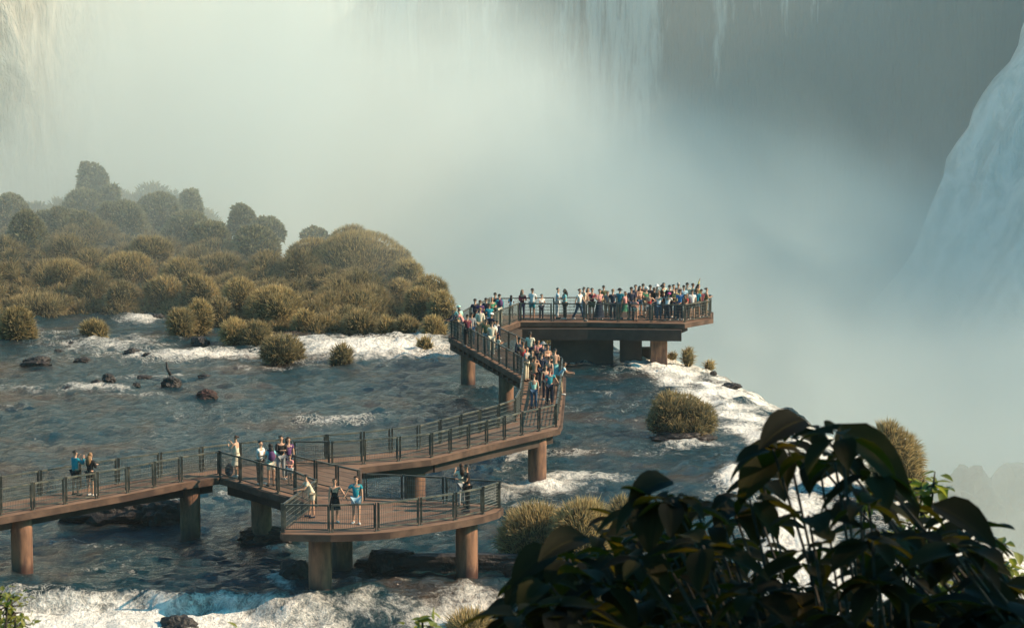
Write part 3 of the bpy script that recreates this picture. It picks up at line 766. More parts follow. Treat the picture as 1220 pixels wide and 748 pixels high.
def mat_foamfall(zs=.13, bd=3.0, c1=(.62, .54, .42), c2=(.94, .86, .72)):
    m, nt, out = newmat('foaming_fall'); T = NT(nt)
    p = T.pos()
    n1 = T.noise(T.mapping(p, (.32, .32, zs)), 1.0, 7, .62, .6)
    n2 = T.noise(T.mapping(p, (1.2, 1.2, zs * 2.2)), 1.0, 6, .65, .5)
    h = T.math('ADD', n1, T.math('MULTIPLY', n2, .4))
    col = T.mix(T.ramp(h, .55, .85), c1, c2)
    b = T.bsdf(Base_Color=col, Roughness=.9, Specular_IOR_Level=.1, Normal=T.bump(h, 1.0, bd))
    T.l(b.outputs[0], out.inputs[0]); return m
M['falls'] = mat_falls('falling_water', (0.62, 0.74, 0.73), (0.012, 0.095, 0.120), 0)  # bluish green water, made cooler to stand for the shaded curtain
M['foamfall'] = mat_foamfall()  # silty cream, warmed to stand for sunlight on the left fall
def cov_main(s, z, x, y):
    c = 0.50 + 0.7 * fbm(x * 0.06, z * 0.012, 3, 51)
    # bare dark rock amphitheatre on the right
    q = np.exp(-((x - 50) / 21) ** 2) * (1 / (1 + np.exp(-(z + 34) / 5))) * (1 / (1 + np.exp((z - 6 - 60 / (1 + np.exp((41 - x) / 1.5)) + 16 * fbm(x * .12, z * 0 + 1, 2, 5)) / 2.5)))
    return c - 1.5 * q
falls('waterfall', [(-34, 318), (-10, 335), (20, 340), (48, 330), (64, 300), (72, 260)], 62, -46, cov_main, M['falls'], amp=2.5, seed=1)
falls('waterfall', [(-150, 196), (-92, 214), (-58, 240), (-40, 262), (-37, 275), (-36, 318)], 62, -46, lambda s, z, x, y: 1.0 + 0 * z, M['foamfall'], amp=3.5, lean=4, seed=9)
# the shoulder of water pouring down on the right side
def cov_r(s, z, x, y): return 1.0 + .5 * fbm(x * .2, z * .03, 3, 88)
falls('waterfall', [(62, 288), (70, 275), (84, 260), (112, 248)], 34, -46, cov_r, mat_foamfall(.03, 1.0, (.55, .64, .63), (.86, .90, .88)), amp=4.0, lean=52, seed=17, ragged=5)  # cool bluish copy of the foaming water, its shade put into colour

# jungle topped rock walls either side of the gorge, high enough to shade its right half
M['cliff'] = mat_var('cliff_rock', (0.03, 0.04, 0.03), (0.08, 0.07, 0.055), 0.08, 0.9, 0.8, 1.0, c3=(0.03, 0.05, 0.02))
def cliff(name, path, ztop, zbot, depth, seed):
    mb = MB(); rnd = np.random.RandomState(seed)
    P = [Vector((a, b, 0)) for a, b in path]
    pts = []
    for a, b in zip(P[:-1], P[1:]):
        n = max(1, int((b - a).length / 4)); pts += [a.lerp(b, i / n) for i in range(n)]
    pts.append(P[-1])
    pts = np.array([(q.x, q.y) for q in pts])
    tang = np.gradient(pts, axis=0); tang /= np.linalg.norm(tang, axis=1)[:, None]
    nor = np.stack([tang[:, 1], -tang[:, 0]], -1)
    zs = np.linspace(ztop, zbot, 16); vs = []; nx = len(pts)
    for zi, z in enumerate(zs):
        for k in range(nx):
            o = 4 * float(fbm(np.array(k * .35), np.array(z * .06), 4, seed)) + (zi / 15) * 5
            if zi == 0: o -= 3
            vs.append((pts[k, 0] + nor[k, 0] * o, pts[k, 1] + nor[k, 1] * o, z + (26 * float(fbm(np.array(k * .55), np.array(2.2), 3, seed)) if zi < 2 else 0)))
    fs = [(r * nx + k, (r + 1) * nx + k, (r + 1) * nx + k + 1, r * nx + k + 1) for r in range(15) for k in range(nx - 1)]
    n0 = len(vs)
    for z in (ztop, zbot):
        for k in range(nx): vs.append((pts[k, 0] - nor[k, 0] * depth, pts[k, 1] - nor[k, 1] * depth, z))
    for k in range(nx - 1):
        fs.append((k, k + 1, n0 + k + 1, n0 + k)); fs.append((n0 + k, n0 + k + 1, n0 + nx + k + 1, n0 + nx + k))
    mb.add(vs, fs)
    return tag(mb.build(name, M['cliff'], smooth=True), kind='structure')
cliff('cliff', [(20, 372), (76, 350), (84, 300), (84, 206), (150, 190)], 60, -47, 60, 5)
cliff('cliff', [(-170, 190), (-100, 232), (-60, 262), (-52, 330), (20, 352)], 58, -47, 60, 6)

# ================================================================ air
def volume_box(name, lo, hi, dens, col, aniso=0.2):
    mb = MB(); c = [(a + b) / 2 for a, b in zip(lo, hi)]; s = [b - a for a, b in zip(lo, hi)]
    mb.box(c, s)
    m, nt, out = newmat(name); T = NT(nt)
    v = T.n('ShaderNodeVolumePrincipled', ins={'Density': dens, 'Color': col + (1,), 'Anisotropy': aniso})
    T.l(v.outputs[0], out.inputs['Volume'])
    return tag(mb.build(name, m), kind='stuff')
volume_box('haze', (-420, -12, -47.6), (420, 420, 92), 0.00012, (0.88, 0.98, 1.0))

def mist():
    """spray rising out of the gorge beyond the terrace"""
    mb = MB(); lo = (-150, 158, -46); hi = (82, 322, 70)
    mb.box([(a + b) / 2 for a, b in zip(lo, hi)], [b - a for a, b in zip(lo, hi)])
    m, nt, out = newmat('spray_mist'); T = NT(nt)
    p = T.pos()
    sx = T.n('ShaderNodeSeparateXYZ'); T.l(p, sx.inputs[0])
    x, y, z = sx.outputs
    n = T.noise(p, 0.026, 5, 0.58, 0.5)
    # height falloff: dense low, thin high; thinner towards the right
    top = T.math('ADD', T.ramp(x, -36, 34, 21, -3), T.math('MULTIPLY', T.math('SUBTRACT', n, 0.5), 46))
    hz = T.math('DIVIDE', T.math('SUBTRACT', top, z), 22)
    hz = T.math('MAXIMUM', T.ramp(hz, -0.6, 1.0), 0.06)
    yy = T.math('SUBTRACT', y, T.ramp(x, 0, -34, 0, 62))
    near = T.math('ADD', T.math('MULTIPLY', T.ramp(yy, 164, 205), .97), T.math('MULTIPLY', T.ramp(y, 160, 202), .55))
    far = T.ramp(y, 322, 290)
    r = T.math('MULTIPLY', T.ramp(x, 82, 60), T.math('MAXIMUM', T.ramp(x, -44, -34, .05, 1.0), T.ramp(z, 11, 0)))
    nn = T.ramp(n, 0.3, 0.68, 0.25, 1.4)
    d = T.math('MULTIPLY', T.math('MULTIPLY', hz, nn), T.math('MULTIPLY', T.math('MULTIPLY', near, far), r))
    d = T.math('MULTIPLY', d, T.ramp(x, -40, 20, 0.060, 0.040))
    v = T.n('ShaderNodeVolumePrincipled', ins={'Density': d, 'Color': (0.92, 1.0, 0.99, 1), 'Anisotropy': 0.0})
    T.l(v.outputs[0], out.inputs['Volume'])
    return tag(mb.build('mist', m), kind='stuff')
mist()
# ================================================================ the walkway
bridge = empty('footbridge', at(350, 590, DECK))
tag(bridge, 'long zigzag concrete footbridge on round piers with metal railings, crossing the river', 'footbridge')
B0 = Vector(bridge.location)
def D(px, py, z=DECK): return at(px, py, z)

DECK_PX = [(-260, 665), (0, 617), (152, 589.5), (215, 576.5), (262, 569.5), (311, 584.5), (350, 595), (372, 603.5),
           (352, 619), (334, 634), (337, 636.5), (394, 637.5), (432, 636.3), (465, 634), (500, 629), (541, 622.5), (576, 615.5), (594, 610), (600, 605), (597, 602),
           (530, 597.5), (434, 593), (431, 590), (431, 557), (514, 547.5), (590, 529), (667, 511), (670, 505), (673, 475), (674.5, 450),
           (671, 447.5), (620, 421), (576, 401.3), (597, 392.5), (620, 384), (700, 384.2), (816, 386), (850, 380), (850, 372),
           (839, 369), (740, 370), (700, 373.5), (581, 375.2), (558, 387), (534, 400), (535, 403), (619, 451), (621, 463), (617.5, 490), (611, 501),
           (594, 508), (549, 520.5), (499, 534), (432, 542), (389, 545.5), (339, 551), (285, 555.5), (240, 561), (140, 575), (0, 598), (-260, 637)]
def slab(name, px, ztop, zbot, mat, parent, inset=0.0):
    P = [at(a, b, ztop) for a, b in px]
    if inset:
        Q = []
        n = len(P)
        area = sum(P[i].x * P[(i + 1) % n].y - P[(i + 1) % n].x * P[i].y for i in range(n))
        sg = 1 if area > 0 else -1
        for i in range(n):
            a, b, c = P[i - 1], P[i], P[(i + 1) % n]
            d1 = (b - a).normalized(); d2 = (c - b).normalized()
            n1 = Vector((-d1.y, d1.x, 0)) * sg; n2 = Vector((-d2.y, d2.x, 0)) * sg
            m = (n1 + n2)
            m = m.normalized() if m.length > 0.3 else n1
            Q.append(b + m * inset / max(0.5, m.dot(n1)))
        P = Q
    bm = bmesh.new()
    vs = [bm.verts.new((p.x, p.y, ztop)) for p in P]
    f = bm.faces.new(vs)
    if f.normal.z < 0: f.normal_flip()
    bm.normal_update()
    if f.normal.z < 0: f.normal_flip()
    r = bmesh.ops.extrude_face_region(bm, geom=[f])
    for v in [g for g in r['geom'] if isinstance(g, bmesh.types.BMVert)]: v.co.z = zbot
    bmesh.ops.triangulate(bm, faces=[q for q in bm.faces if len(q.verts) > 4])
    bmesh.ops.recalc_face_normals(bm, faces=bm.faces)
    me = bpy.data.meshes.new(name); bm.to_mesh(me); bm.free()
    me.transform(Matrix.Translation(-B0))
    return link(name, me, parent, mat)
slab('deck_slab', DECK_PX, DECK, DECK - 0.24, M['concrete'], bridge)
slab('deck_surface', DECK_PX, DECK + 0.012, DECK + 0.002, M['deck'], bridge, inset=0.10)

def loc(p): return Vector(p) - B0
# beams under the deck
def beam(p, w, h, top=DECK - 0.272, name='beam', mat=None):
    mb = MB()
    for a, b in zip(p[:-1], p[1:]):
        A = at(a[0], a[1], DECK); Bq = at(b[0], b[1], DECK)
        A.z = Bq.z = top - h / 2
        mb.bar(loc(A), loc(Bq), w, h)
    return mb.build(name, mat or M['wall'], bridge)
beam([(-200, 644), (0, 609), (120, 586), (250, 565)], .35, .42)
beam([(-200, 636), (0, 601), (120, 579), (250, 562)], .30, .42)
beam([(275, 568), (311, 577), (372, 597)], .35, .42)
beam([(300, 564), (350, 575), (425, 590)], .35, .42)
beam([(380, 553), (433, 550), (514, 543), (590, 525), (655, 509.5)], .35, .40)
beam([(389, 548.5), (433, 546), (499, 539), (549, 526), (615, 507)], .30, .40)
beam([(664, 500), (666, 475), (668, 452)], .30, .40)
beam([(626, 500), (628, 475), (630, 455)], .30, .40)
beam([(540, 401), (580, 421), (622, 445)], .35, .45)
beam([(562, 401), (615, 425), (664, 449)], .30, .40)
beam([(579, 398), (620, 385.5)], .35, .45)
beam([(618, 385.5), (700, 385.6), (812, 387)], .40, .62)
beam([(600, 377.5), (700, 377.5), (812, 376)], .40, .62)
# cross joists whose ends show along the stair-like far section
mb = MB()
for k in range(14):
    t = (k + .5) / 14
    a = at(537 + (619 - 537) * t, 403.2 + (451 - 403.2) * t, DECK); b = at(568 + (668 - 568) * t, 400 + (450 - 400) * t, DECK)
    a.z = b.z = DECK - 0.272 - .1
    mb.bar(loc(a), loc(b), .16, .18)
mb.build('joist', M['concrete'], bridge)

def pier(px, py, r=0.40, zb=-1.6, name='pier', mat=None, cap=True):
    """round pier standing under the deck point (px,py)"""
    c = at(px, py, DECK); mb = MB(); rnd = random.Random(int(px * 7 + py))
    n = 28; rings = []
    hs = [zb, -.1, .05, .5, 1.0, 1.5, DECK - .25]
    for h in hs:
        rings.append([(c.x + (r + .006 * rnd.uniform(-1, 1)) * math.cos(2 * math.pi * k / n), c.y + (r + .006 * rnd.uniform(-1, 1)) * math.sin(2 * math.pi * k / n), h) for k in range(n)])
    vs = [loc(q) for rr in rings for q in rr]
    fs = [(i * n + k, i * n + (k + 1) % n, (i + 1) * n + (k + 1) % n, (i + 1) * n + k) for i in range(len(hs) - 1) for k in range(n)]
    fs += [tuple(range(n - 1, -1, -1)), tuple(range((len(hs) - 1) * n, len(hs) * n))]
    mb.add(vs, fs)
    o = mb.build(name, mat or M['pier'], bridge, smooth=False)
    o.data.polygons.foreach_set('use_smooth', [True] * (len(fs) - 2) + [False] * 2)
    if False:
        cb = MB(); q = loc((c.x, c.y, DECK - .272 - .21)); cb.box(q, (2 * r + .35, 2 * r + .2, .40), 0.5)
        cb.build('pier_cap', M['wall'], bridge)
    return o
def mat_pier():
    m, nt, out = newmat('stained_pier'); T = NT(nt)
    p = T.pos(); sx = T.n('ShaderNodeSeparateXYZ'); T.l(p, sx.inputs[0])
    n = T.noise(T.mapping(p, (2.2, 2.2, .5)), 1.6, 7, 0.65, .3)
    n2 = T.noise(p, 9, 4, .6)
    col = T.mix(T.ramp(n, .35, .65), (0.085, 0.042, 0.028), (0.23, 0.115, 0.066))
    wet = T.ramp(T.math('ADD', sx.outputs[2], T.math('MULTIPLY', n, 0.5)), 0.35, 0.85, 1, 0)
    col = T.mix(T.math('MULTIPLY', wet, .8), col, (0.045, 0.020, 0.018))
    b = T.bsdf(Base_Color=col, Roughness=T.ramp(wet, 0, 1, .85, .4), Normal=T.bump(T.math('ADD', n, T.math('MULTIPLY', n2, .4)), .5, .03))
    T.l(b.outputs[0], out.inputs[0]); return m
M['pier'] = mat_pier()
pier(25, 606); pier(226, 569.5); pier(311, 573, zb=-.9)
pier(381, 626, r=.42); pier(407, 604, r=.40); pier(556, 611.5, r=.41)
pier(495, 543, r=.40); pier(640, 512, r=.40)
pier(557.5, 404, r=.39); pier(603, 431, r=.38)
# far platform: broad wall pier and a square column
def wallpier(x0, x1, py, depth, name='support_wall', zb=-1.5, top=DECK - .9):
    a = at(x0, py, DECK); b = at(x1, py, DECK); mb = MB()
    mb.box(loc(((a.x + b.x) / 2, a.y + depth / 2, (zb + top) / 2)), (b.x - a.x, depth, top - zb))
    return bevel(mb.build(name, M['wall'], bridge), .03)
wallpier(656.5, 731, 383.5, .8, top=DECK - .893)
wallpier(739, 765, 383.5, .8, top=DECK - .893)
wallpier(765, 777, 380, .6, zb=-1.5, top=.75)
a = at(785.5, 385, DECK); mb = MB(); mb.box(loc((a.x, a.y + .45, .0)), (.92, .9, 3.0)); bevel(mb.build('square_pier', M['pier'], bridge), .04)
# corbel carrying the right end
a = at(790, 386, DECK); b = at(814, 385.5, DECK); mb = MB()
for yy, w in ((0.25, .4), (1.6, .4)):
    vs = []
    for y2 in (a.y + yy, a.y + yy + w):
        for (x, z) in ((a.x - .4, DECK - .9), (a.x + .25, DECK - .9), (b.x + .25, DECK - .40), (b.x + .25, DECK - .275), (a.x - .4, DECK - .275)):
            vs.append(loc((x, y2, z)))
    mb = MB(); mb.add(vs, [(0, 1, 2, 3, 4), (9, 8, 7, 6, 5)] + [(k, k + 5, (k + 1) % 5 + 5, (k + 1) % 5) for k in range(5)])
    mb.build('corbel', M['wall'], bridge)

# ---------------------------------------------------------------- railings
RH = 1.02
npan = [0]
stat = {'p': 0}
def railing(px, plen=1.5, zw=None, wire='v', skip=()):
    P = [at(a, b, DECK) for a, b in px]
    L = [0]
    for a, b in zip(P[:-1], P[1:]): L.append(L[-1] + (b - a).length)
    # panels between the bends, several per straight
    stops = []
    for i in range(len(P) - 1):
        seg = (P[i + 1] - P[i]).length
        n = max(1, round(seg / plen))
        for k in range(n):
            stops.append((P[i].lerp(P[i + 1], k / n), P[i].lerp(P[i + 1], (k + 1) / n)))
    for j, (a, b) in enumerate(stops):
        d = (b - a); ln = d.length; d.normalize()
        if ln < .3: continue
        # post at the start of each panel: two flat bars on a foot plate
        mb = MB()
        for s in (-.045, .045):
            c = a + d * s
            mb.bar(loc((c.x, c.y, DECK - .12)), loc((c.x, c.y, DECK + RH + .03)), .04, .09)
        mb.box(loc((a.x, a.y, DECK + .02)), (.20, .13, .03), math.atan2(d.y, d.x))
        mb.build('post', M['metal'], bridge)
        if j == len(stops) - 1:
            mb = MB(); mb.bar(loc((b.x, b.y, DECK)), loc((b.x, b.y, DECK + RH + .03)), .05, .075); mb.build('post', M['metal'], bridge)
        A = a + d * .09; Bq = b - d * .09
        mb = MB(); zt = DECK + RH - .02; z0 = DECK + .12
        q = lambda p, z: loc((p.x, p.y, z))
        mb.bar(q(A, zt), q(Bq, zt), .07, .06); mb.bar(q(A, z0), q(Bq, z0), .04, .04)
        mb.bar(q(A, z0 + .02), q(A, zt - .025), .055, .055); mb.bar(q(Bq, z0 + .02), q(Bq, zt - .025), .055, .055)
        pan = mb.build('railing_panel', M['metal'], bridge); stat['p'] += 1
        mb = MB(); nv = max(2, int(ln / .085))
        A2 = A + d * .03; B2 = Bq - d * .03
        for k in range(1, nv):
            c = A2.lerp(B2, k / nv); mb.bar(q(c, z0 + .02), q(c, zt - .03), .011, .011)
        nh = 8 if wire == 'h' else 5
        for k in range(1, nh):
            z = z0 + (zt - z0) * k / nh; r = .022 if wire == 'h' else .011
            mb.bar(q(A2, z) + Vector((0, 0, 0)), q(B2, z), r, r)
        mb.build('wire_mesh', M['wire'], pan)
railing([(-120, 633.5), (0, 614.5), (152, 587.3), (215, 574.6), (262, 567.6)], 1.65)
railing([(262, 567.6), (311, 582), (352, 593), (377, 603.5)], 1.5)
railing([(377, 603.5), (337, 634)], 3.2)
railing([(337, 634), (394, 634.6), (449, 632.6), (500, 626), (542, 619.5), (575, 612.5)], 2.2)
railing([(575, 612.5), (594.5, 605.5)], 2, wire='h')
railing([(594.5, 605), (530, 600), (481, 597.5), (434, 595.5)], 2)
railing([(428, 591.5), (351, 573)], 1.45)
railing([(349, 555), (394, 555.5), (433, 553), (475, 549.5), (514, 545), (662, 509)], 1.25)
railing([(663, 508.5), (668, 476), (670, 452)], 2.0, wire='h')
railing([(669, 451), (617, 424), (575, 403.5)], 1.6)
railing([(574, 401), (596, 391.4), (618, 382.6)], 1.6, wire='h')
railing([(619, 382.6), (815, 384.4)], 1.8)
railing([(815.5, 384.2), (846, 379), (847, 373)], 1.6)
railing([(846, 373), (838, 370.5), (740, 371.5), (700, 375), (583, 376.6)], 2.1)
railing([(583, 376.5), (560, 388), (537.5, 401)], 2.0)
railing([(538, 402), (621.5, 449.5)], 1.5)
railing([(623, 451), (623.5, 463), (620, 490), (614, 501.5)], 2.0, wire='h')
railing([(614, 502.5), (594, 509.6), (549, 521.8), (499, 535.4), (432, 543.4), (389, 547)], 1.55)
railing([(389, 547), (339, 552.3), (285, 557), (240, 562.5), (140, 576.7), (0, 599.5), (-120, 618)], 1.75)
print('panels', stat)
# ================================================================ vegetation of grassy mounds
def mat_blades(name, dark, mid, tip, trans=0.25):
    m, nt, out = newmat(name); T = NT(nt)
    a = T.attr('tone'); r = T.attr('along').outputs['Fac']; t = a.outputs['Fac']
    big = T.noise(T.pos(), 0.55, 4, .6)
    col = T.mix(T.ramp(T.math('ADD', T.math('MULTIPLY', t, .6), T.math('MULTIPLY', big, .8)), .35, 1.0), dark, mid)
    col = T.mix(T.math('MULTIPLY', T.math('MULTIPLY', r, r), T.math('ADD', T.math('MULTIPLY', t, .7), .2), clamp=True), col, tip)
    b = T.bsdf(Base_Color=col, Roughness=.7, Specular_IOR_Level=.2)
    tr = T.n('ShaderNodeBsdfTranslucent'); T.l(col, tr.inputs[0])
    mx = T.n('ShaderNodeMixShader', ins={'Fac': trans}); T.l(b.outputs[0], mx.inputs[1]); T.l(tr.outputs[0], mx.inputs[2])
    T.l(mx.outputs[0], out.inputs[0]); return m
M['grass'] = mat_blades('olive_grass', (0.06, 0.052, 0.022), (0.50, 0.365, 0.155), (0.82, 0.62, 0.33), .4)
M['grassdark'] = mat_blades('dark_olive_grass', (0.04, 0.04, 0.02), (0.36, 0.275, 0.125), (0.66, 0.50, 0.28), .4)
M['forest'] = mat_blades('green_scrub', (0.05, 0.06, 0.035), (0.28, 0.25, 0.13), (0.55, 0.46, 0.26), .35)

def lobes_for(w, d, h, n, rnd):
    """overlapping rounded lumps filling a w x d x h mound, base at 0"""
    L = [(0, 0, h * .42, w * .5, d * .5, h * .58)]
    for k in range(n):
        a = rnd.uniform(0, 6.28); r = rnd.uniform(.5, 1.12)
        s = rnd.uniform(.18, .42)
        x = math.cos(a) * w * .5 * r * .8; y = math.sin(a) * d * .5 * r * .8
        z = h * rnd.uniform(.12, .95 - .6 * r * .6)
        L.append((x, y, z, w * s * .62, d * s * .62, h * s * .9))
    return L
def blade_mesh(name, L, dens, bl, bw, seed, core=True, up=.75, ground=None):
    rs = np.random.RandomState(seed)
    V = []; F = []; tone = []; along = []
    nv = 0
    LL = np.array(L)
    if core:
        bm = bmesh.new(); bmesh.ops.create_icosphere(bm, subdivisions=2, radius=1.0)
        cv = np.array([v.co[:] for v in bm.verts]); cf = [tuple(v.index for v in f.verts) for f in bm.faces]; bm.free()
        for (x, y, z, a, b, c) in L:
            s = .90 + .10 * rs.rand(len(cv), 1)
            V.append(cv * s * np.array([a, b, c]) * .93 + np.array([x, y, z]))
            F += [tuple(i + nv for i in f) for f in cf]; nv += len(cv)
            tone.append(np.full(len(cv), .05)); along.append(np.zeros(len(cv)))  # dark core tone puts the shade inside the crown into its colour
    for li, (x, y, z, a, b, c) in enumerate(L):
        area = 4 * math.pi * (((a * b) ** 1.6 + (a * c) ** 1.6 + (b * c) ** 1.6) / 3) ** (1 / 1.6)
        n = max(30, int(area * dens))
        u = rs.normal(size=(n, 3)); u /= np.linalg.norm(u, axis=1)[:, None]
        u = u[u[:, 2] > -.75]
        ax = np.array([a, b, c]); p = u * ax + np.array([x, y, z])
        keep = p[:, 2] > -.15
        for lj, (x2, y2, z2, a2, b2, c2) in enumerate(L):
            if lj == li: continue
            q = ((p - np.array([x2, y2, z2])) / np.array([a2, b2, c2]))
            keep &= (q ** 2).sum(1) > .93
        u = u[keep]; p = p[keep]; n = len(p)
        if n == 0: continue
        nn = u / ax; nn /= np.linalg.norm(nn, axis=1)[:, None]
        d = nn * .75 + np.array([0, 0, up]) * rs.uniform(.3, 1.2, (n, 1)) + rs.normal(size=(n, 3)) * .33
        d /= np.linalg.norm(d, axis=1)[:, None]
        ln = bl * rs.uniform(.5, 1.35, (n, 1))
        s = np.cross(d, rs.normal(size=(n, 3))); s /= np.linalg.norm(s, axis=1)[:, None]; s *= bw * rs.uniform(.6, 1.4, (n, 1)) * .5
        base = p - nn * bl * .25
        mid = base + d * ln * .6; tip = mid + (d + nn * .25 - np.array([0, 0, .55]) * rs.uniform(.2, 1, (n, 1))) * ln * .5
        vv = np.stack([base - s, base + s, mid + s * .8, mid - s * .8, tip], 1).reshape(-1, 3)
        V.append(vv)
        idx = nv + np.arange(n) * 5
        F += list(zip(idx, idx + 1, idx + 2, idx + 3)); F += list(zip(idx + 3, idx + 2, idx + 4))
        nv += n * 5
        t = rs.rand(n) * .8 + .2 * rs.rand()
        tone.append(np.repeat(t, 5)); along.append(np.tile([0, 0, .6, .6, 1.0], n))
    V = np.concatenate(V)
    me = bpy.data.meshes.new(name)
    me.from_pydata(V.tolist(), [], [tuple(int(i) for i in f) for f in F]); me.update()
    me.attributes.new('tone', 'FLOAT', 'POINT').data.foreach_set('value', np.concatenate(tone).astype(np.float32))
    me.attributes.new('along', 'FLOAT', 'POINT').data.foreach_set('value', np.concatenate(along).astype(np.float32))
    return me

_seed = [100]
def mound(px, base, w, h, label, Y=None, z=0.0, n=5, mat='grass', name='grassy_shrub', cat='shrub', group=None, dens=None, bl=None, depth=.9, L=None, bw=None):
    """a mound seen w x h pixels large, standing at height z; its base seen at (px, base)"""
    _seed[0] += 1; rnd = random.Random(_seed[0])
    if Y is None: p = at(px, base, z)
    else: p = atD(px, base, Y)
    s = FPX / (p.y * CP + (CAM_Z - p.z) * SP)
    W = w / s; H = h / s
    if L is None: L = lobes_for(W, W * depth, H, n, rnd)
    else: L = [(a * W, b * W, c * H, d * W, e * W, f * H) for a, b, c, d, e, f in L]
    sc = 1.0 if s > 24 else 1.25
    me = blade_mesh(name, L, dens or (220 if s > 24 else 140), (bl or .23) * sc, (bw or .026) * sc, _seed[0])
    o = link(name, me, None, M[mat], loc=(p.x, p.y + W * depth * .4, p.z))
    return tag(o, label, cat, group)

# ---- island terrain
ISL = [(-20, 386), (0, 379), (100, 373), (200, 376), (262, 386), (300, 392), (350, 397), (420, 399), (500, 401), (540, 400)]
def island_front(x):
    a = [at(p, q, 0) for p, q in ISL]
    return np.interp(x, [p.x for p in a], [p.y for p in a])
HPX = [(-60, 2.6), (0, 2.6), (60, 3.0), (110, 3.2), (160, 2.5), (230, 1.9), (300, 1.7), (360, 2.0), (430, 1.9), (470, 1.2), (505, .4), (540, .2), (560, -2)]
def island_z(X, Y):
    f = island_front(X)
    # height profile sampled at the middle of the island
    hx = np.interp(X, [(p - 610) / 17.6 for p, _ in HPX], [q for _, q in HPX])
    t = np.clip((Y - f) / 15.0, 0, 1); t = t * t * (3 - 2 * t)
    wb = np.interp(X, [-30, -18], [50, 25]); back = np.clip((f + wb - Y) / 12.0, 0, 1)
    return -.5 + (hx + .5) * t * back + .3 * fbm(X * .25, Y * .25, 3, 61) - 6 * (1 - back)
def island():
    xs = np.arange(-75, -2.0, .7); ys = np.arange(160, 232, .7)
    X, Y = np.meshgrid(xs, ys); Z = island_z(X, Y)
    e = np.clip((X + 8.5 + np.clip(Y - 172, 0, 20) * .3) / 4.0, 0, 1); Z -= 6 * e * e
    ny, nx = X.shape
    i = (np.arange(ny - 1)[:, None] * nx + np.arange(nx - 1)[None, :]).ravel()
    me = bpy.data.meshes.new('island')
    me.from_pydata(np.stack([X, Y, Z], -1).reshape(-1, 3).tolist(), [], np.stack([i, i + 1, i + 1 + nx, i + nx], -1).tolist()); me.update()
    M['soil'] = mat_var('island_soil', (0.03, 0.028, 0.015), (0.07, 0.06, 0.03), .8, .9, .5, .1)
    return tag(link('island', me, None, M['soil'], smooth=True), kind='structure')
island()
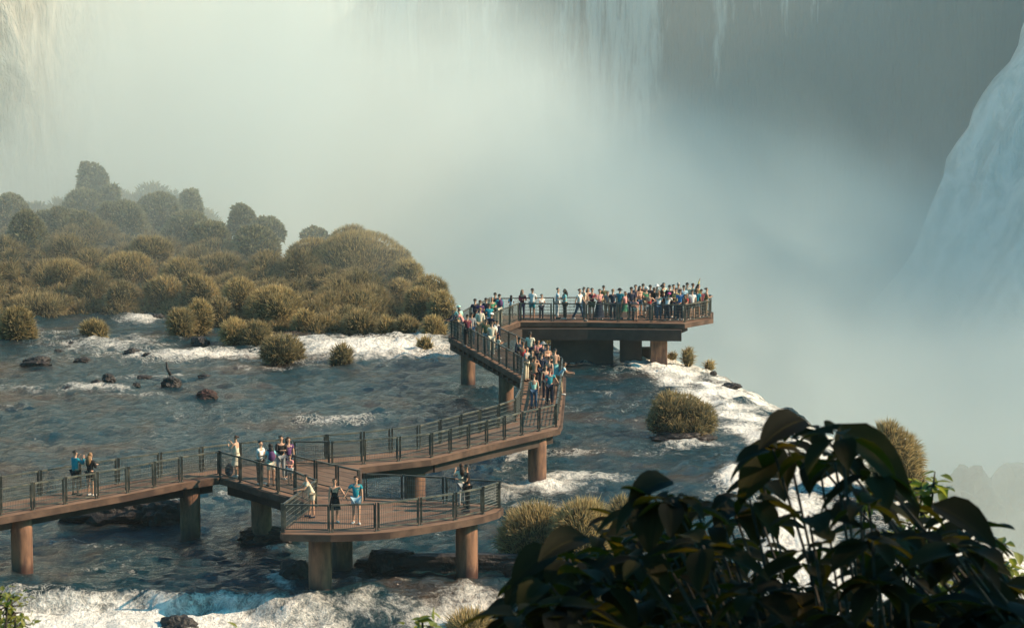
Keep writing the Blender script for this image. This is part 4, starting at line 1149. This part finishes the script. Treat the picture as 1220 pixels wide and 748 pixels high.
# the tangle that fills the island between the mounds
def tangle():
    rs = np.random.RandomState(5); L = []
    for k in range(3400):
        X = rs.uniform(-74, -3.5); f = float(island_front(X)); Y = f + .6 + rs.rand() ** 1.2 * (40 if X < -25 else 24)
        Z = float(island_z(np.array(X), np.array(Y)))
        e = max(0, (X + 8.5 + min(20, max(0, Y - 172)) * .3) / 4.0); Z -= 6 * e * e
        if Z < -.6: continue
        r = rs.uniform(.3, 1.0) * (1.45 if rs.rand() < .3 else 1); L.append((X, Y, Z + r * .2, r, r, r * rs.uniform(.7, 1.2)))
    V = blade_mesh_fast('undergrowth', L, 42, .36, .034, 77)
    return tag(link('undergrowth', V, None, M['grassdark']), kind='stuff')
def blade_mesh_fast(name, L, dens, bl, bw, seed, up=.75):
    """as blade_mesh, without the overlap test (for very many lumps)"""
    rs = np.random.RandomState(seed); V = []; F = []; tone = []; along = []; nv = 0
    bm = bmesh.new(); bmesh.ops.create_icosphere(bm, subdivisions=1, radius=1.0)
    cv = np.array([v.co[:] for v in bm.verts]); cf = np.array([[v.index for v in f.verts] for f in bm.faces]); bm.free()
    Fq = []; Ft = []
    for (x, y, z, a, b, c) in L:
        V.append(cv * np.array([a, b, c]) * .9 + np.array([x, y, z])); Ft.append(cf + nv); nv += len(cv)
        tone.append(np.full(len(cv), .05)); along.append(np.zeros(len(cv)))  # dark lump cores, inner shade painted in as a low tone
        n = int(2 * math.pi * a * c * 1.3 * dens) + 8
        u = rs.normal(size=(n, 3)); u /= np.linalg.norm(u, axis=1)[:, None]
        u[:, 2] = np.abs(u[:, 2]) * 1.0 - .15; u[:, 1] = np.where(rs.rand(n) < .7, -np.abs(u[:, 1]), u[:, 1])
        ax = np.array([a, b, c]); p = u * ax + np.array([x, y, z])
        d = u * .75 + np.array([0, 0, up]) * rs.uniform(.3, 1.2, (n, 1)) + rs.normal(size=(n, 3)) * .33
        d /= np.linalg.norm(d, axis=1)[:, None]
        ln = bl * rs.uniform(.5, 1.35, (n, 1))
        s = np.cross(d, rs.normal(size=(n, 3))); s /= np.linalg.norm(s, axis=1)[:, None]; s *= bw * rs.uniform(.6, 1.4, (n, 1)) * .5
        base = p - u * bl * .25; mid = base + d * ln * .6; tip = mid + (d + u * .25 - np.array([0, 0, .5])) * ln * .5
        V.append(np.stack([base - s, base + s, mid + s * .8, mid - s * .8, tip], 1).reshape(-1, 3))
        idx = nv + np.arange(n) * 5
        Fq.append(np.stack([idx, idx + 1, idx + 2, idx + 3], -1)); Ft.append(np.stack([idx + 3, idx + 2, idx + 4], -1)); nv += n * 5
        tone.append(np.repeat(rs.rand(n) * .7 + .3 * rs.rand(), 5)); along.append(np.tile([0, 0, .6, .6, 1.0], n))
    V = np.concatenate(V); Fq = np.concatenate(Fq); Ft = np.concatenate(Ft)
    me = bpy.data.meshes.new(name)
    me.vertices.add(len(V)); me.vertices.foreach_set('co', V.astype(np.float32).ravel())
    idx = np.concatenate([Fq.ravel(), Ft.ravel()]).astype(np.int32)
    me.loops.add(len(idx)); me.loops.foreach_set('vertex_index', idx)
    me.polygons.add(len(Fq) + len(Ft))
    me.polygons.foreach_set('loop_start', np.concatenate([np.arange(len(Fq)) * 4, len(Fq) * 4 + np.arange(len(Ft)) * 3]).astype(np.int32))
    me.polygons.foreach_set('loop_total', np.concatenate([np.full(len(Fq), 4), np.full(len(Ft), 3)]).astype(np.int32))
    me.update(calc_edges=True)
    me.attributes.new('tone', 'FLOAT', 'POINT').data.foreach_set('value', np.concatenate(tone).astype(np.float32))
    me.attributes.new('along', 'FLOAT', 'POINT').data.foreach_set('value', np.concatenate(along).astype(np.float32))
    return me
tangle()

# mounds rising out of the island: (px centre, py centre, w, h, distance, lumps, label)
ISM = [
 (110, 226, 36, 42, 196, -7, 'tallest narrow grassy shrub on the crest of the island, rising above all the others'),
 (98, 252, 46, 36, 193, 4, 'rounded shrub directly under the tallest one on the island crest'),
 (128, 250, 26, 40, 194, 3, 'slim shrub hugging the right flank of the tallest crest shrub'),
 (146, 272, 52, 44, 190, 5, 'broad domed shrub right of and below the crest shrub'),
 (84, 285, 60, 46, 188, 5, 'dark dome shaped shrub below the left side of the crest'),
 (30, 304, 46, 74, 184, 4, 'tall column shaped sunlit shrub near the left end of the island'),
 (10, 266, 46, 48, 192, 4, 'hazy dark shrub at the far left edge of the island skyline'),
 (55, 275, 30, 32, 189, 3, 'small round shrub between the column shaped shrub and the crest'),
 (190, 262, 50, 44, 192, 5, 'wide shrub clump on the skyline right of the crest'),
 (226, 249, 26, 30, 194, 3, 'small knob shaped shrub at the top right of the wide skyline clump'),
 (222, 278, 52, 36, 190, 5, 'shaggy shrub sloping down beneath the knob shaped shrub'),
 (180, 298, 46, 26, 184, 4, 'low shaggy shrub in the middle of the island above the bright water'),
 (250, 290, 46, 34, 188, 4, 'grey green shrub in the saddle of the island skyline'),
 (288, 266, 30, 28, 192, 3, 'round ball topped shrub standing alone on the saddle skyline'),
 (316, 277, 38, 24, 191, 4, 'flat topped shrub beside the ball topped one on the skyline'),
 (303, 302, 56, 44, 186, 5, 'steep dark sided shrub below the ball topped one'),
 (375, 284, 28, 16, 193, 3, 'tiny hazy shrub peeking over the skyline left of the big golden dome'),
 (415, 287, 44, 26, 184, 4, 'sunlit golden tuft crowning the big dome on the right of the island'),
 (428, 320, 112, 74, 180, 9, 'biggest golden dome of grassy scrub on the right half of the island'),
 (372, 312, 62, 46, 182, 6, 'golden slope of scrub left of the biggest dome'),
 (484, 334, 40, 42, 177, 4, 'rounded shoulder of scrub right of the biggest dome'),
 (512, 350, 40, 36, 173, 4, 'upper shrub at the right tip of the island'),
 (526, 372, 32, 44, 170, 4, 'outermost tall shrub at the right tip of the island beside the bridge'),
 (500, 366, 34, 40, 171, 4, 'sunlit shrub just inside the right tip of the island'),
 (440, 362, 50, 36, 172, 5, 'shadowy shrub at the foot of the biggest dome'),
 (395, 362, 44, 34, 172, 4, 'shrub between the big front ball and the foot of the dome'),
 (262, 325, 56, 36, 180, 5, 'shaded shrub in the middle of the island'),
 (215, 330, 50, 36, 178, 5, 'broad low shrub left of the island centre above the small rapid'),
 (150, 322, 60, 34, 180, 5, 'long low shrub band under the domed shrubs'),
 (112, 350, 50, 46, 176, 5, 'dark rounded shrub at the left shore of the island'),
 (145, 356, 34, 34, 174.5, 4, 'shore shrub beside the dark rounded one, lit on its right side'),
 (75, 332, 50, 36, 179, 4, 'shrub above the low shore hedge on the left'),
 (195, 352, 44, 38, 175, 4, 'shore shrub left of the small bright rapid'),
 (238, 352, 40, 40, 173.5, 4, 'shore shrub standing behind the small bright rapid'),
 (476, 356, 34, 40, 175, 4, 'narrow shrub filling the notch between dome shoulder and island tip'),
 (285, 355, 40, 40, 171, 4, 'shrub behind the pair of clumps at the rapid'),
]
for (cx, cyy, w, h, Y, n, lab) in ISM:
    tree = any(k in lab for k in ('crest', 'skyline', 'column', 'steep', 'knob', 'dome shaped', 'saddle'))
    mound(cx, cyy + h * .5, w * 1.04, h * (1.2 if tree else 1.04), lab, Y=Y, n=n + (12 if tree else 7), mat='forest' if tree else ('grassdark' if 'dark' in lab or 'shad' in lab else 'grass'), depth=.8,  # shrubs labelled shaded get darker grass, shade put into their colour
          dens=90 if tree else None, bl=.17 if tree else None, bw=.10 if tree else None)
# mounds standing in the river or along the shore (base read on the water)
RVM = [
 (325, 391, 68, 46, 7, 'largest round ball of grass at the island shore', 'grass'),
 (215, 402, 34, 32, 4, 'left clump of the pair standing in the rapid before the island', 'grassdark'),
 (236, 399, 30, 40, 4, 'right taller clump of the pair standing in the rapid before the island', 'grass'),
 (278, 412, 34, 30, 4, 'left half of the twin mound in the white water', 'grass'),
 (305, 413, 36, 28, 4, 'right lower half of the twin mound in the white water', 'grassdark'),
 (335, 436, 50, 34, 6, 'lone mound in the river with foam streaming past, nearest of the large ones', 'grassdark'),
 (407, 435, 26, 23, 3, 'small round mound alone in the foam right of the larger lone mound', 'grassdark'),
 (506, 420, 18, 17, 3, 'tiny mound in the white water near the first bend of the bridge', 'grass'),
 (110, 405, 32, 22, 4, 'small round mound alone in the water at the left', 'grass'),
 (18, 406, 40, 38, 4, 'round mound at the left edge of the picture standing in the river', 'grass'),
 (42, 378, 70, 24, 6, 'long low hedge like shrub along the left shore', 'grassdark'),
 (363, 397, 30, 26, 4, 'small shore ball right of the large round ball of grass', 'grass'),
 (386, 397, 22, 18, 3, 'smallest shore ball next to the foam on the island shore', 'grass'),
 (428, 400, 38, 28, 4, 'shore mound in the middle of the right shore above the white water', 'grassdark'),
 (460, 401, 22, 22, 3, 'small shore mound between two wider ones on the right shore', 'grass'),
 (484, 402, 26, 24, 3, 'rounded shore mound left of the island tip', 'grassdark'),
 (516, 404, 26, 26, 3, 'low shore mound at the very tip of the island by the bridge', 'grass'),
 (260, 390, 30, 34, 4, 'upright shore shrub between the clump pair and the twin mound', 'grassdark'),
]
for (cx, b, w, h, n, lab, mt) in RVM:
    mound(cx, b, w, h, lab, n=n + 1, mat=mt)
# nearer shrubs
mound(815, 524, 84, 52, 'broad olive shrub on a rock alone in the middle of the river', n=7, mat='grassdark', bl=.26,
      L=[(-.18, 0, .50, .27, .27, .50), (.05, .05, .48, .28, .3, .44), (.26, -.05, .36, .22, .24, .40), (-.05, -.25, .22, .18, .16, .24), (-.36, -.02, .30, .14, .18, .3), (.16, -.28, .2, .15, .13, .22)])
mound(640, 670, 84, 62, 'tall rounded grassy shrub behind the dark ledge, left part of the riverside clump', n=6, z=.1, bl=.34, mat='grass')
mound(695, 680, 74, 78, 'grassy shrub partly hidden by the big leaves, beside the riverside clump', n=6, z=.1, bl=.34, mat='grass')
mound(742, 640, 40, 44, 'small shrub peeping out between the riverside clump and the big leaves', n=3, z=.1, bl=.3, mat='grassdark')
mound(700, 742, 120, 50, 'tangled grass under the big leaves near the bank', n=6, z=-.5, bl=.34, mat='grass')
mound(1068, 604, 56, 100, 'tall shaggy grey green shrub on the brink of the falls behind the big leaves', n=6, z=-.4, bl=.34, mat='grass',
      L=[(-.15, 0, .62, .40, .4, .36), (.15, 0, .50, .42, .4, .34), (.28, 0, .24, .36, .4, .3), (-.2, 0, .25, .4, .4, .3)])
mound(820, 437, 15, 22, 'small upright tuft of grass on the brink right of the square pier', n=2, z=-.1, bl=.22, dens=120)
mound(845, 442, 12, 12, 'tiny tuft of grass on the white brink, second from the square pier', n=1, z=-.5, bl=.2, dens=150)
mound(801, 429, 12, 9, 'low tuft of grass close behind the square pier', n=1, bl=.16, dens=150)
mound(646, 412, 24, 13, 'spiky tuft of grass seen under the far platform left of the wall pier', n=2, Y=161, bl=.3, dens=90)
mound(560, 764, 56, 30, 'brownish tuft of grass at the bottom edge in front of the white rapid', n=3, z=-1.0, bl=.3)

# ---- far wooded shelves in the mist
def shelf(name, prof, Y, depth, zb, seed):
    rs = np.random.RandomState(seed); L = []
    xs = [p for p, _ in prof]
    for k in range(int((xs[-1] - xs[0]) * depth * .12)):
        p = rs.uniform(xs[0], xs[-1]); y = rs.uniform(-4, 5) + np.interp(p, xs, [q for _, q in prof])
        dd = rs.rand(); a = atD(p, y + 6, Y); r = rs.uniform(1.0, 2.1)
        zz = a.z - r - rs.rand() ** .7 * (a.z - zb) * .9
        L.append((a.x, Y - 2 + depth * (dd - .5) * .3 + (zz - a.z) * -.0 , zz, r, r, r * 1.1))
    me = blade_mesh_fast(name, L, 14, .42, .12, seed)
    return tag(link(name, me, None, M['forest']), kind='stuff')
shelf('far_forest', [(100, 220), (122, 204), (150, 197), (185, 202), (215, 204), (238, 216), (250, 245), (256, 285)], 211, 12, -3, 3)
shelf('far_forest', [(-60, 210), (0, 222), (20, 230), (50, 218), (75, 214), (110, 212), (130, 250)], 209, 12, -3, 4)

# ================================================================ rocks
def rock(px, base, w, h, label, z=0.0, mat='rock', seed=None, depth=.8, sink=.25, Y=None, flat=False):
    _seed[0] += 1; sd = seed or _seed[0]
    p = at(px, base, z) if Y is None else atD(px, base, Y)
    s = FPX / (p.y * CP + (CAM_Z - p.z) * SP)
    W = w / s; H = h / s; Dp = max(W * depth, .3)
    bm = bmesh.new(); bmesh.ops.create_icosphere(bm, subdivisions=4, radius=1.0)
    co = np.array([v.co[:] for v in bm.verts])
    n1 = fbm(co[:, 0] * 1.3 + sd, co[:, 1] * 1.3 + co[:, 2] * 1.7, 3, sd % 97); n2 = fbm(co[:, 0] * 4 + sd, co[:, 2] * 4 + co[:, 1] * 3, 3, sd % 53)
    st = np.round(n1 * 5) / 5
    r = 1 + .45 * (n1 * .5 + st * .5) + .14 * n2
    co = co * r[:, None]
    if flat: co[:, 2] = np.tanh(co[:, 2] * 2.2) * .8
    k = .5 / np.abs(co[:, 0]).max()
    for v, c in zip(bm.verts, co):
        v.co = (c[0] * W * k, c[1] * Dp * k, c[2] * H * .62 + H * .38 - H * sink)
    me = bpy.data.meshes.new('rock'); bm.to_mesh(me); bm.free()
    o = link('rock', me, None, M[mat], loc=(p.x, p.y + Dp * .3, p.z))
    return tag(o, label, 'rock')
for a in [
 (42, 438, 42, 16, 'long jagged dark rock, the leftmost in the river'),
 (98, 432, 24, 8, 'low dark rock just right of the leftmost jagged one'),
 (158, 425, 26, 13, 'dark rounded rock in the middle of the foam streak'),
 (176, 426, 16, 7, 'small low rock touching the right side of the rounded rock in the foam'),
 (69, 421, 13, 6, 'small rock above the jagged leftmost one'),
 (86, 411, 13, 5, 'flat rock in the water left of the small lone mound'),
 (237, 412, 26, 14, 'grey rock in front of the pair of grassy clumps'),
 (129, 456, 17, 15, 'pointed dark rock with foam breaking against it'),
 (115, 460, 17, 10, 'smaller rock at the left foot of the pointed dark rock'),
 (82, 465, 22, 6, 'low rock awash left of the pointed dark rock'),
 (162, 461, 12, 7, 'little rock between the pointed one and the one with the stick'),
 (171, 451, 24, 5, 'flat rock barely above the water behind the little rock'),
 (204, 461, 27, 15, 'dark rock with a broken stick standing up from it'),
 (244, 451, 24, 6, 'flat dark rock upstream of the reddish rock'),
 (187, 379, 18, 6, 'small rock in the bright rapid at the island shore')]:
    rock(*a)
rock(246, 476, 28, 14, 'reddish rock alone in the river, nearest of the small ones', mat='redrock')
p = at(204, 449, 0.25); mb = MB(); mb.tube([(p.x - .1, p.y + .6, .25), (p.x - .28, p.y + .6, .6), (p.x - .33, p.y + .62, .95)], [.09, .07, .04], 7)
tag(mb.build('broken_stick', M['rock'], smooth=True), 'short dark broken stick standing up from a rock in the river', 'driftwood')
rock(815, 526, 84, 14, 'dark rock base under the broad olive shrub in the river', sink=.3)
rock(130, 624, 130, 40, 'big black rock bank in the shade under the left part of the bridge', depth=.35, sink=.1)
rock(196, 626, 62, 34, 'black boulder against the second pier from the left', depth=.5, sink=.1)
rock(318, 646, 80, 20, 'low rubble rock around the foot of the third pier', depth=.6, sink=.15)
rock(350, 694, 46, 34, 'dark boulder left of the front pier of the round platform', depth=.6, z=-.1)
rock(326, 724, 34, 22, 'dark rock breaking the foam near the bottom', z=-.9, depth=.6)
rock(212, 760, 62, 32, 'smooth dark boulder at the bottom edge in the white foam', z=-1.0, depth=.7)
rock(465, 680, 60, 30, 'blocky dark rock standing at the left end of the long ledge', depth=.5, sink=.05, flat=True)
rock(560, 681, 250, 25, 'long flat dark ledge in the river behind the front piers', depth=.10, sink=.05, flat=True)
rock(440, 678, 40, 18, 'low dark rock tucked between the rear platform pier and the ledge', depth=.5, flat=True)
rock(670, 690, 150, 30, 'dark wet rock under the riverside clump of grass', depth=.2, sink=.1, flat=True)
rock(913, 500, 26, 12, 'dark wet rock poking through the white cascade', z=-.9, sink=.1)
rock(850, 446, 10, 5, 'small dark rock on the brink behind the tiny tuft', z=-.4)
rock(872, 462, 26, 7, 'dark rock streak in the upper part of the cascade', z=-.4)

for (px, b, w, h, Y) in [(1150, 640, 110, 104, 200), (1225, 650, 130, 118, 203)]:
    o = rock(px, b, w, h, 'x', Y=Y, depth=1.0)
    o.name = 'far_rock'; del o['label']; del o['category']; o['kind'] = 'structure'
# ================================================================ near bank and the plants beside the viewer
def bank():
    xs = np.arange(-60, 60.1, 1.5); ys = np.arange(-30, 62, 1.5)
    X, Y = np.meshgrid(xs, ys)
    Z = np.where(Y < 3, 20.6, 20.6 - (Y - 3) * .42) + .6 * fbm(X * .15, Y * .15, 4, 71)
    Z = np.where(Y > 54, Z - (Y - 54) * .6, Z)
    ny, nx = X.shape
    i = (np.arange(ny - 1)[:, None] * nx + np.arange(nx - 1)[None, :]).ravel()
    me = bpy.data.meshes.new('bank')
    me.from_pydata(np.stack([X, Y, Z], -1).reshape(-1, 3).tolist(), [], np.stack([i, i + 1, i + 1 + nx, i + nx], -1).tolist()); me.update()
    tag(link('hillside', me, None, M['soil'], smooth=True), kind='structure')
bank()
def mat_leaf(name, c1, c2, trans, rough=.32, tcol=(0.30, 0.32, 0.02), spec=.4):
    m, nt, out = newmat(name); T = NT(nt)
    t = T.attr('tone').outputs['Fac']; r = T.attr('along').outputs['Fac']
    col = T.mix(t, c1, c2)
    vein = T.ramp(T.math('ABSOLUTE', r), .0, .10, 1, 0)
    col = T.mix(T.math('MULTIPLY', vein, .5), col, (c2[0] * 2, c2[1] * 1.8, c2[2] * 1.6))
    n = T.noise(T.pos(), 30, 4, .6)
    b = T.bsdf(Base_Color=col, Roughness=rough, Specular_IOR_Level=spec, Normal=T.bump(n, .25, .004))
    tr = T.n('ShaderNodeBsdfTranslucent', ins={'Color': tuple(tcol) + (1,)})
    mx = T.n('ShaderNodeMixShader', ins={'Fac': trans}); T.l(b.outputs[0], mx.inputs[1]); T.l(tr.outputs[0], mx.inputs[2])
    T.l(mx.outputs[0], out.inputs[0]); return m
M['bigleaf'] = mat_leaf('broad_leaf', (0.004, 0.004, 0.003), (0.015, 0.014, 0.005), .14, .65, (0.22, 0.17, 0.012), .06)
M['smallleaf'] = mat_leaf('small_leaf', (0.10, 0.12, 0.02), (0.20, 0.20, 0.04), .35, .4, (0.40, 0.42, 0.05))
M['bark'] = mat_var('bark', (0.02, 0.016, 0.012), (0.05, 0.04, 0.03), 20, .8, .5, .01)

def leaf_batch(items, name, nseg=6):
    """items: (base, dir, normal, length, width, tone) -> one mesh of curved, folded leaves"""
    V = []; F = []; tone = []; al = []; k = 0
    for (b, d, nrm, ln, wd, tn, droop) in items:
        d = d.normalized(); s = d.cross(nrm)
        if s.length < 1e-4: s = d.cross(Vector((0, 1, .1)))
        s.normalize(); n = s.cross(d).normalized()
        pos = b.copy(); dr = d.copy()
        for i in range(nseg + 1):
            t = i / nseg
            w = wd * .5 * (math.sin(math.pi * min(1, t ** .75)) ** .8 if 0 < t < 1 else 0.0) + .0015
            w *= (1 - .25 * t)
            fold = .35 * w
            nn = s.cross(dr).normalized()
            for j, u in enumerate((-1, -.5, 0, .5, 1)):
                V.append(pos + s * (u * w) + nn * (abs(u) * fold)); tone.append(tn); al.append(u)
            dr = (dr + Vector((0, 0, -droop / nseg)) + n * .03).normalized()
            pos = pos + dr * (ln / nseg)
        for i in range(nseg):
            for j in range(4):
                a = k + i * 5 + j; F.append((a, a + 1, a + 6, a + 5))
        k += (nseg + 1) * 5
    me = bpy.data.meshes.new(name)
    me.from_pydata([tuple(v) for v in V], [], F); me.update()
    me.attributes.new('tone', 'FLOAT', 'POINT').data.foreach_set('value', np.array(tone, np.float32))
    me.attributes.new('along', 'FLOAT', 'POINT').data.foreach_set('value', np.array(al, np.float32))
    me.polygons.foreach_set('use_smooth', [True] * len(me.polygons))
    return me

def big_leaf_plant():
    rnd = random.Random(11)
    prof_x = [590, 612, 648, 690, 720, 760, 800, 850, 880, 905, 935, 960, 1000, 1040, 1068, 1090, 1115, 1150, 1175, 1200, 1240]
    prof_y = [735, 705, 668, 650, 625, 592, 588, 592, 600, 545, 510, 503, 505, 540, 590, 622, 632, 605, 665, 712, 722]
    root = empty('broadleaf_shrub', (1.9, 6.3, 17.9))
    tag(root, 'dark broad leaved shrub filling the bottom right corner, close to the viewer', 'shrub')
    O = Vector(root.location)
    whorls = []
    # along the outline
    for x in range(612, 1215, 24):
        y = np.interp(x, prof_x, prof_y) + rnd.uniform(4, 16)
        whorls.append((x + rnd.uniform(-8, 8), y, rnd.uniform(5.4, 7.0)))
    # inside; a few gaps are left open
    tries = 0
    while len(whorls) < 350 and tries < 6000:
        tries += 1
        x = rnd.uniform(612, 1230); y0 = np.interp(x, prof_x, prof_y)
        y = rnd.uniform(y0 + 18, 800)
        gap = math.exp(-(((x - 965) / 62) ** 2 + ((y - 575) / 26) ** 2)) + .75 * math.exp(-(((x - 930) / 40) ** 2 + ((y - 650) / 40) ** 2)) \
            + .5 * math.exp(-(((x - 720) / 60) ** 2 + ((y - 715) / 25) ** 2)) + .95 * math.exp(-(((x - 1098) / 32) ** 2 + ((y - 645) / 42) ** 2)) + .9 * math.exp(-(((x - 1192) / 24) ** 2 + ((y - 690) / 28) ** 2))
        if rnd.random() < gap * 1.5: continue
        whorls.append((x, y, rnd.uniform(5.2, 7.6)))
    items = []; stems = MB()
    hubs = [Vector((O.x - .9, 6.3, 20.6)), Vector((O.x - .2, 6.4, 21.0)), Vector((O.x + .5, 6.2, 20.7))]
    for h in hubs:
        stems.tube([(0, 0, 0), (h - O) * .5 + Vector((.05, .03, .1)), h - O], [.035, .028, .02], 7)
    for (x, y, Y) in whorls:
        c = atD(x, y, Y) - O
        h = min(hubs, key=lambda q: (q - O - c).length) - O
        mid = h.lerp(c, .55) + Vector((rnd.uniform(-.05, .05), rnd.uniform(-.05, .05), -.05))
        stems.tube([h, h.lerp(mid, .5) + Vector((rnd.uniform(-.06, .06), rnd.uniform(-.05, .05), rnd.uniform(-.02, .04))), mid, c], [.007, .006, .0045, .003], 5)
        n = rnd.randint(4, 6); a0 = rnd.uniform(0, 6.28)
        for k in range(n):
            a = a0 + k * 6.283 / n + rnd.uniform(-.35, .35)
            out_ = Vector((math.cos(a), math.sin(a) * .8, rnd.uniform(-.35, .40)))
            ln = rnd.uniform(.052, .110) * (1.35 if rnd.random() < .15 else 1)
            items.append((c + out_ * .015, out_, Vector((rnd.uniform(-.3, .3), rnd.uniform(-.3, .3), 1)), ln, ln * rnd.uniform(.50, .72), rnd.random(), rnd.uniform(.5, 1.6)))
    # the single long leaves that stand out on the outline
    for (bx, by, tx, ty, ln, wd, Y) in [(800, 572, 748, 598, .11, .07, 5.6), (1000, 505, 1078, 600, .22, .10, 5.6), (1110, 600, 1182, 655, .16, .10, 5.7),
                                    (960, 500, 905, 535, .14, .09, 5.8), (1025, 512, 1000, 560, .12, .08, 5.8), (880, 600, 850, 625, .12, .08, 5.9), (660, 655, 610, 700, .15, .08, 5.6),
                                    (700, 640, 642, 668, .15, .08, 5.5), (930, 528, 885, 600, .18, .10, 5.9), (1150, 700, 1215, 735, .17, .09, 5.5)]:
        b = atD(bx, by, Y) - O; t = atD(tx, ty, Y - .1) - O
        d = (t - b).normalized() + Vector((0, 0, .35)); items.append((b, d, Vector((.1, -.5, 1)), (t - b).length * 1.08, wd, rnd.random(), .75))
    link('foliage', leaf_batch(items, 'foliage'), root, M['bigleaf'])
    stems.build('stem', M['bark'], root, smooth=True)
big_leaf_plant()

def small_plant(name, label, centers, Y, n, size, root_at, seed, spread=26):
    rnd = random.Random(seed)
    root = empty(name, root_at); tag(root, label, 'shrub'); O = Vector(root_at)
    items = []; st = MB()
    base = Vector((0, 0, 0))
    for (x, y) in centers:
        c = atD(x, y, Y + rnd.uniform(-.3, .3)) - O
        st.tube([base, base.lerp(c, .6) + Vector((rnd.uniform(-.1, .1), rnd.uniform(-.1, .1), 0)), c], [.014, .009, .004], 5)
        s = FPX / Y
        for k in range(n):
            q = c + Vector((rnd.gauss(0, spread / s), rnd.gauss(0, spread / s), rnd.gauss(0, spread * .7 / s)))
            if k % 3 == 0: st.tube([c, q], [.004, .002], 4)
            d = Vector((rnd.uniform(-1, 1), rnd.uniform(-1, 1), rnd.uniform(-.5, .6)))
            ln = size * rnd.uniform(.7, 1.3)
            items.append((q, d, Vector((rnd.uniform(-.5, .5), rnd.uniform(-.5, .5), 1)), ln, ln * .62, rnd.random(), rnd.uniform(.2, .9)))
    link('foliage', leaf_batch(items, 'foliage', 4), root, M['smallleaf']); st.build('stem', M['bark'], root, smooth=True)
small_plant('leafy_sapling', 'yellow green small leaved sapling glowing in the sun behind the broad leaves',
            [(1097, 580), (1112, 578), (1100, 610), (1085, 630), (1115, 640), (1105, 665), (1070, 640), (1120, 690), (1190, 670), (1205, 690), (1180, 695), (1085, 680), (1030, 600), (1160, 720)], 9.0, 16, .052, (1.35, 9.0, 17.9), 5, 11)
small_plant('leafy_sapling', 'low twiggy bush with tiny leaves at the bottom left corner',
            [(-2, 712), (8, 722), (18, 730), (6, 742), (24, 742), (-8, 735), (14, 712), (0, 755)], 10.0, 22, .030, (-1.85, 10.0, 17.4), 6, 9)
small_plant('leafy_sapling', 'small sprig of yellow green leaves rising at the bottom edge below the round platform',
            [(503, 738), (494, 748), (512, 746), (505, 756)], 9.0, 6, .042, (-.3, 9.0, 17.9), 8, 6)
small_plant('leafy_sapling', 'tiny leaf tip showing at the bottom edge right of the smooth boulder',
            [(283, 750), (288, 758)], 9.5, 5, .04, (-.9, 9.5, 17.7), 9, 5)

def shade_tree(name, loc_, H, r, label, seed):
    """an unseen tree added beside the viewer; its crown shades the plants"""
    rnd = random.Random(seed); rs = np.random.RandomState(seed)
    root = empty(name, loc_); tag(root, label, 'tree')
    tr = MB(); tr.tube([(0, 0, -.5), (.1, 0, H * .4), (0, .2, H * .75), (.2, .1, H)], [.32, .25, .18, .08], 10)
    cl = []
    for k in range(26):
        v = Vector((rnd.gauss(0, 1), rnd.gauss(0, 1), rnd.gauss(0, .7))); v.normalize()
        c = Vector((v.x * r * .75, v.y * r * .75, H * .85 + v.z * r * .6)); cl.append(c)
        tr.tube([(0, 0, H * .5), Vector((0, 0, H * .7)).lerp(c, .5), c], [.10, .06, .03], 5)
    tr.build('trunk', M['bark'], root, smooth=True)
    items = []
    for c in cl:
        for k in range(95):
            q = c + Vector((rnd.gauss(0, r * .22), rnd.gauss(0, r * .22), rnd.gauss(0, r * .16)))
            ln = rnd.uniform(.16, .3)
            items.append((q, Vector((rnd.uniform(-1, 1), rnd.uniform(-1, 1), rnd.uniform(-.6, .4))), Vector((rnd.uniform(-.6, .6), rnd.uniform(-.6, .6), 1)), ln, ln * .6, rnd.random(), .6))
    link('crown', leaf_batch(items, 'crown', 2), root, M['bigleaf'])
shade_tree('added_shade_tree', (9.0, 5.3, 18.5), 8.6, 2.8, 'unseen leafy tree added beside the viewpoint to shade the broad leaved shrub', 21)  # tree added out of view to hold the shrub in dappled shade
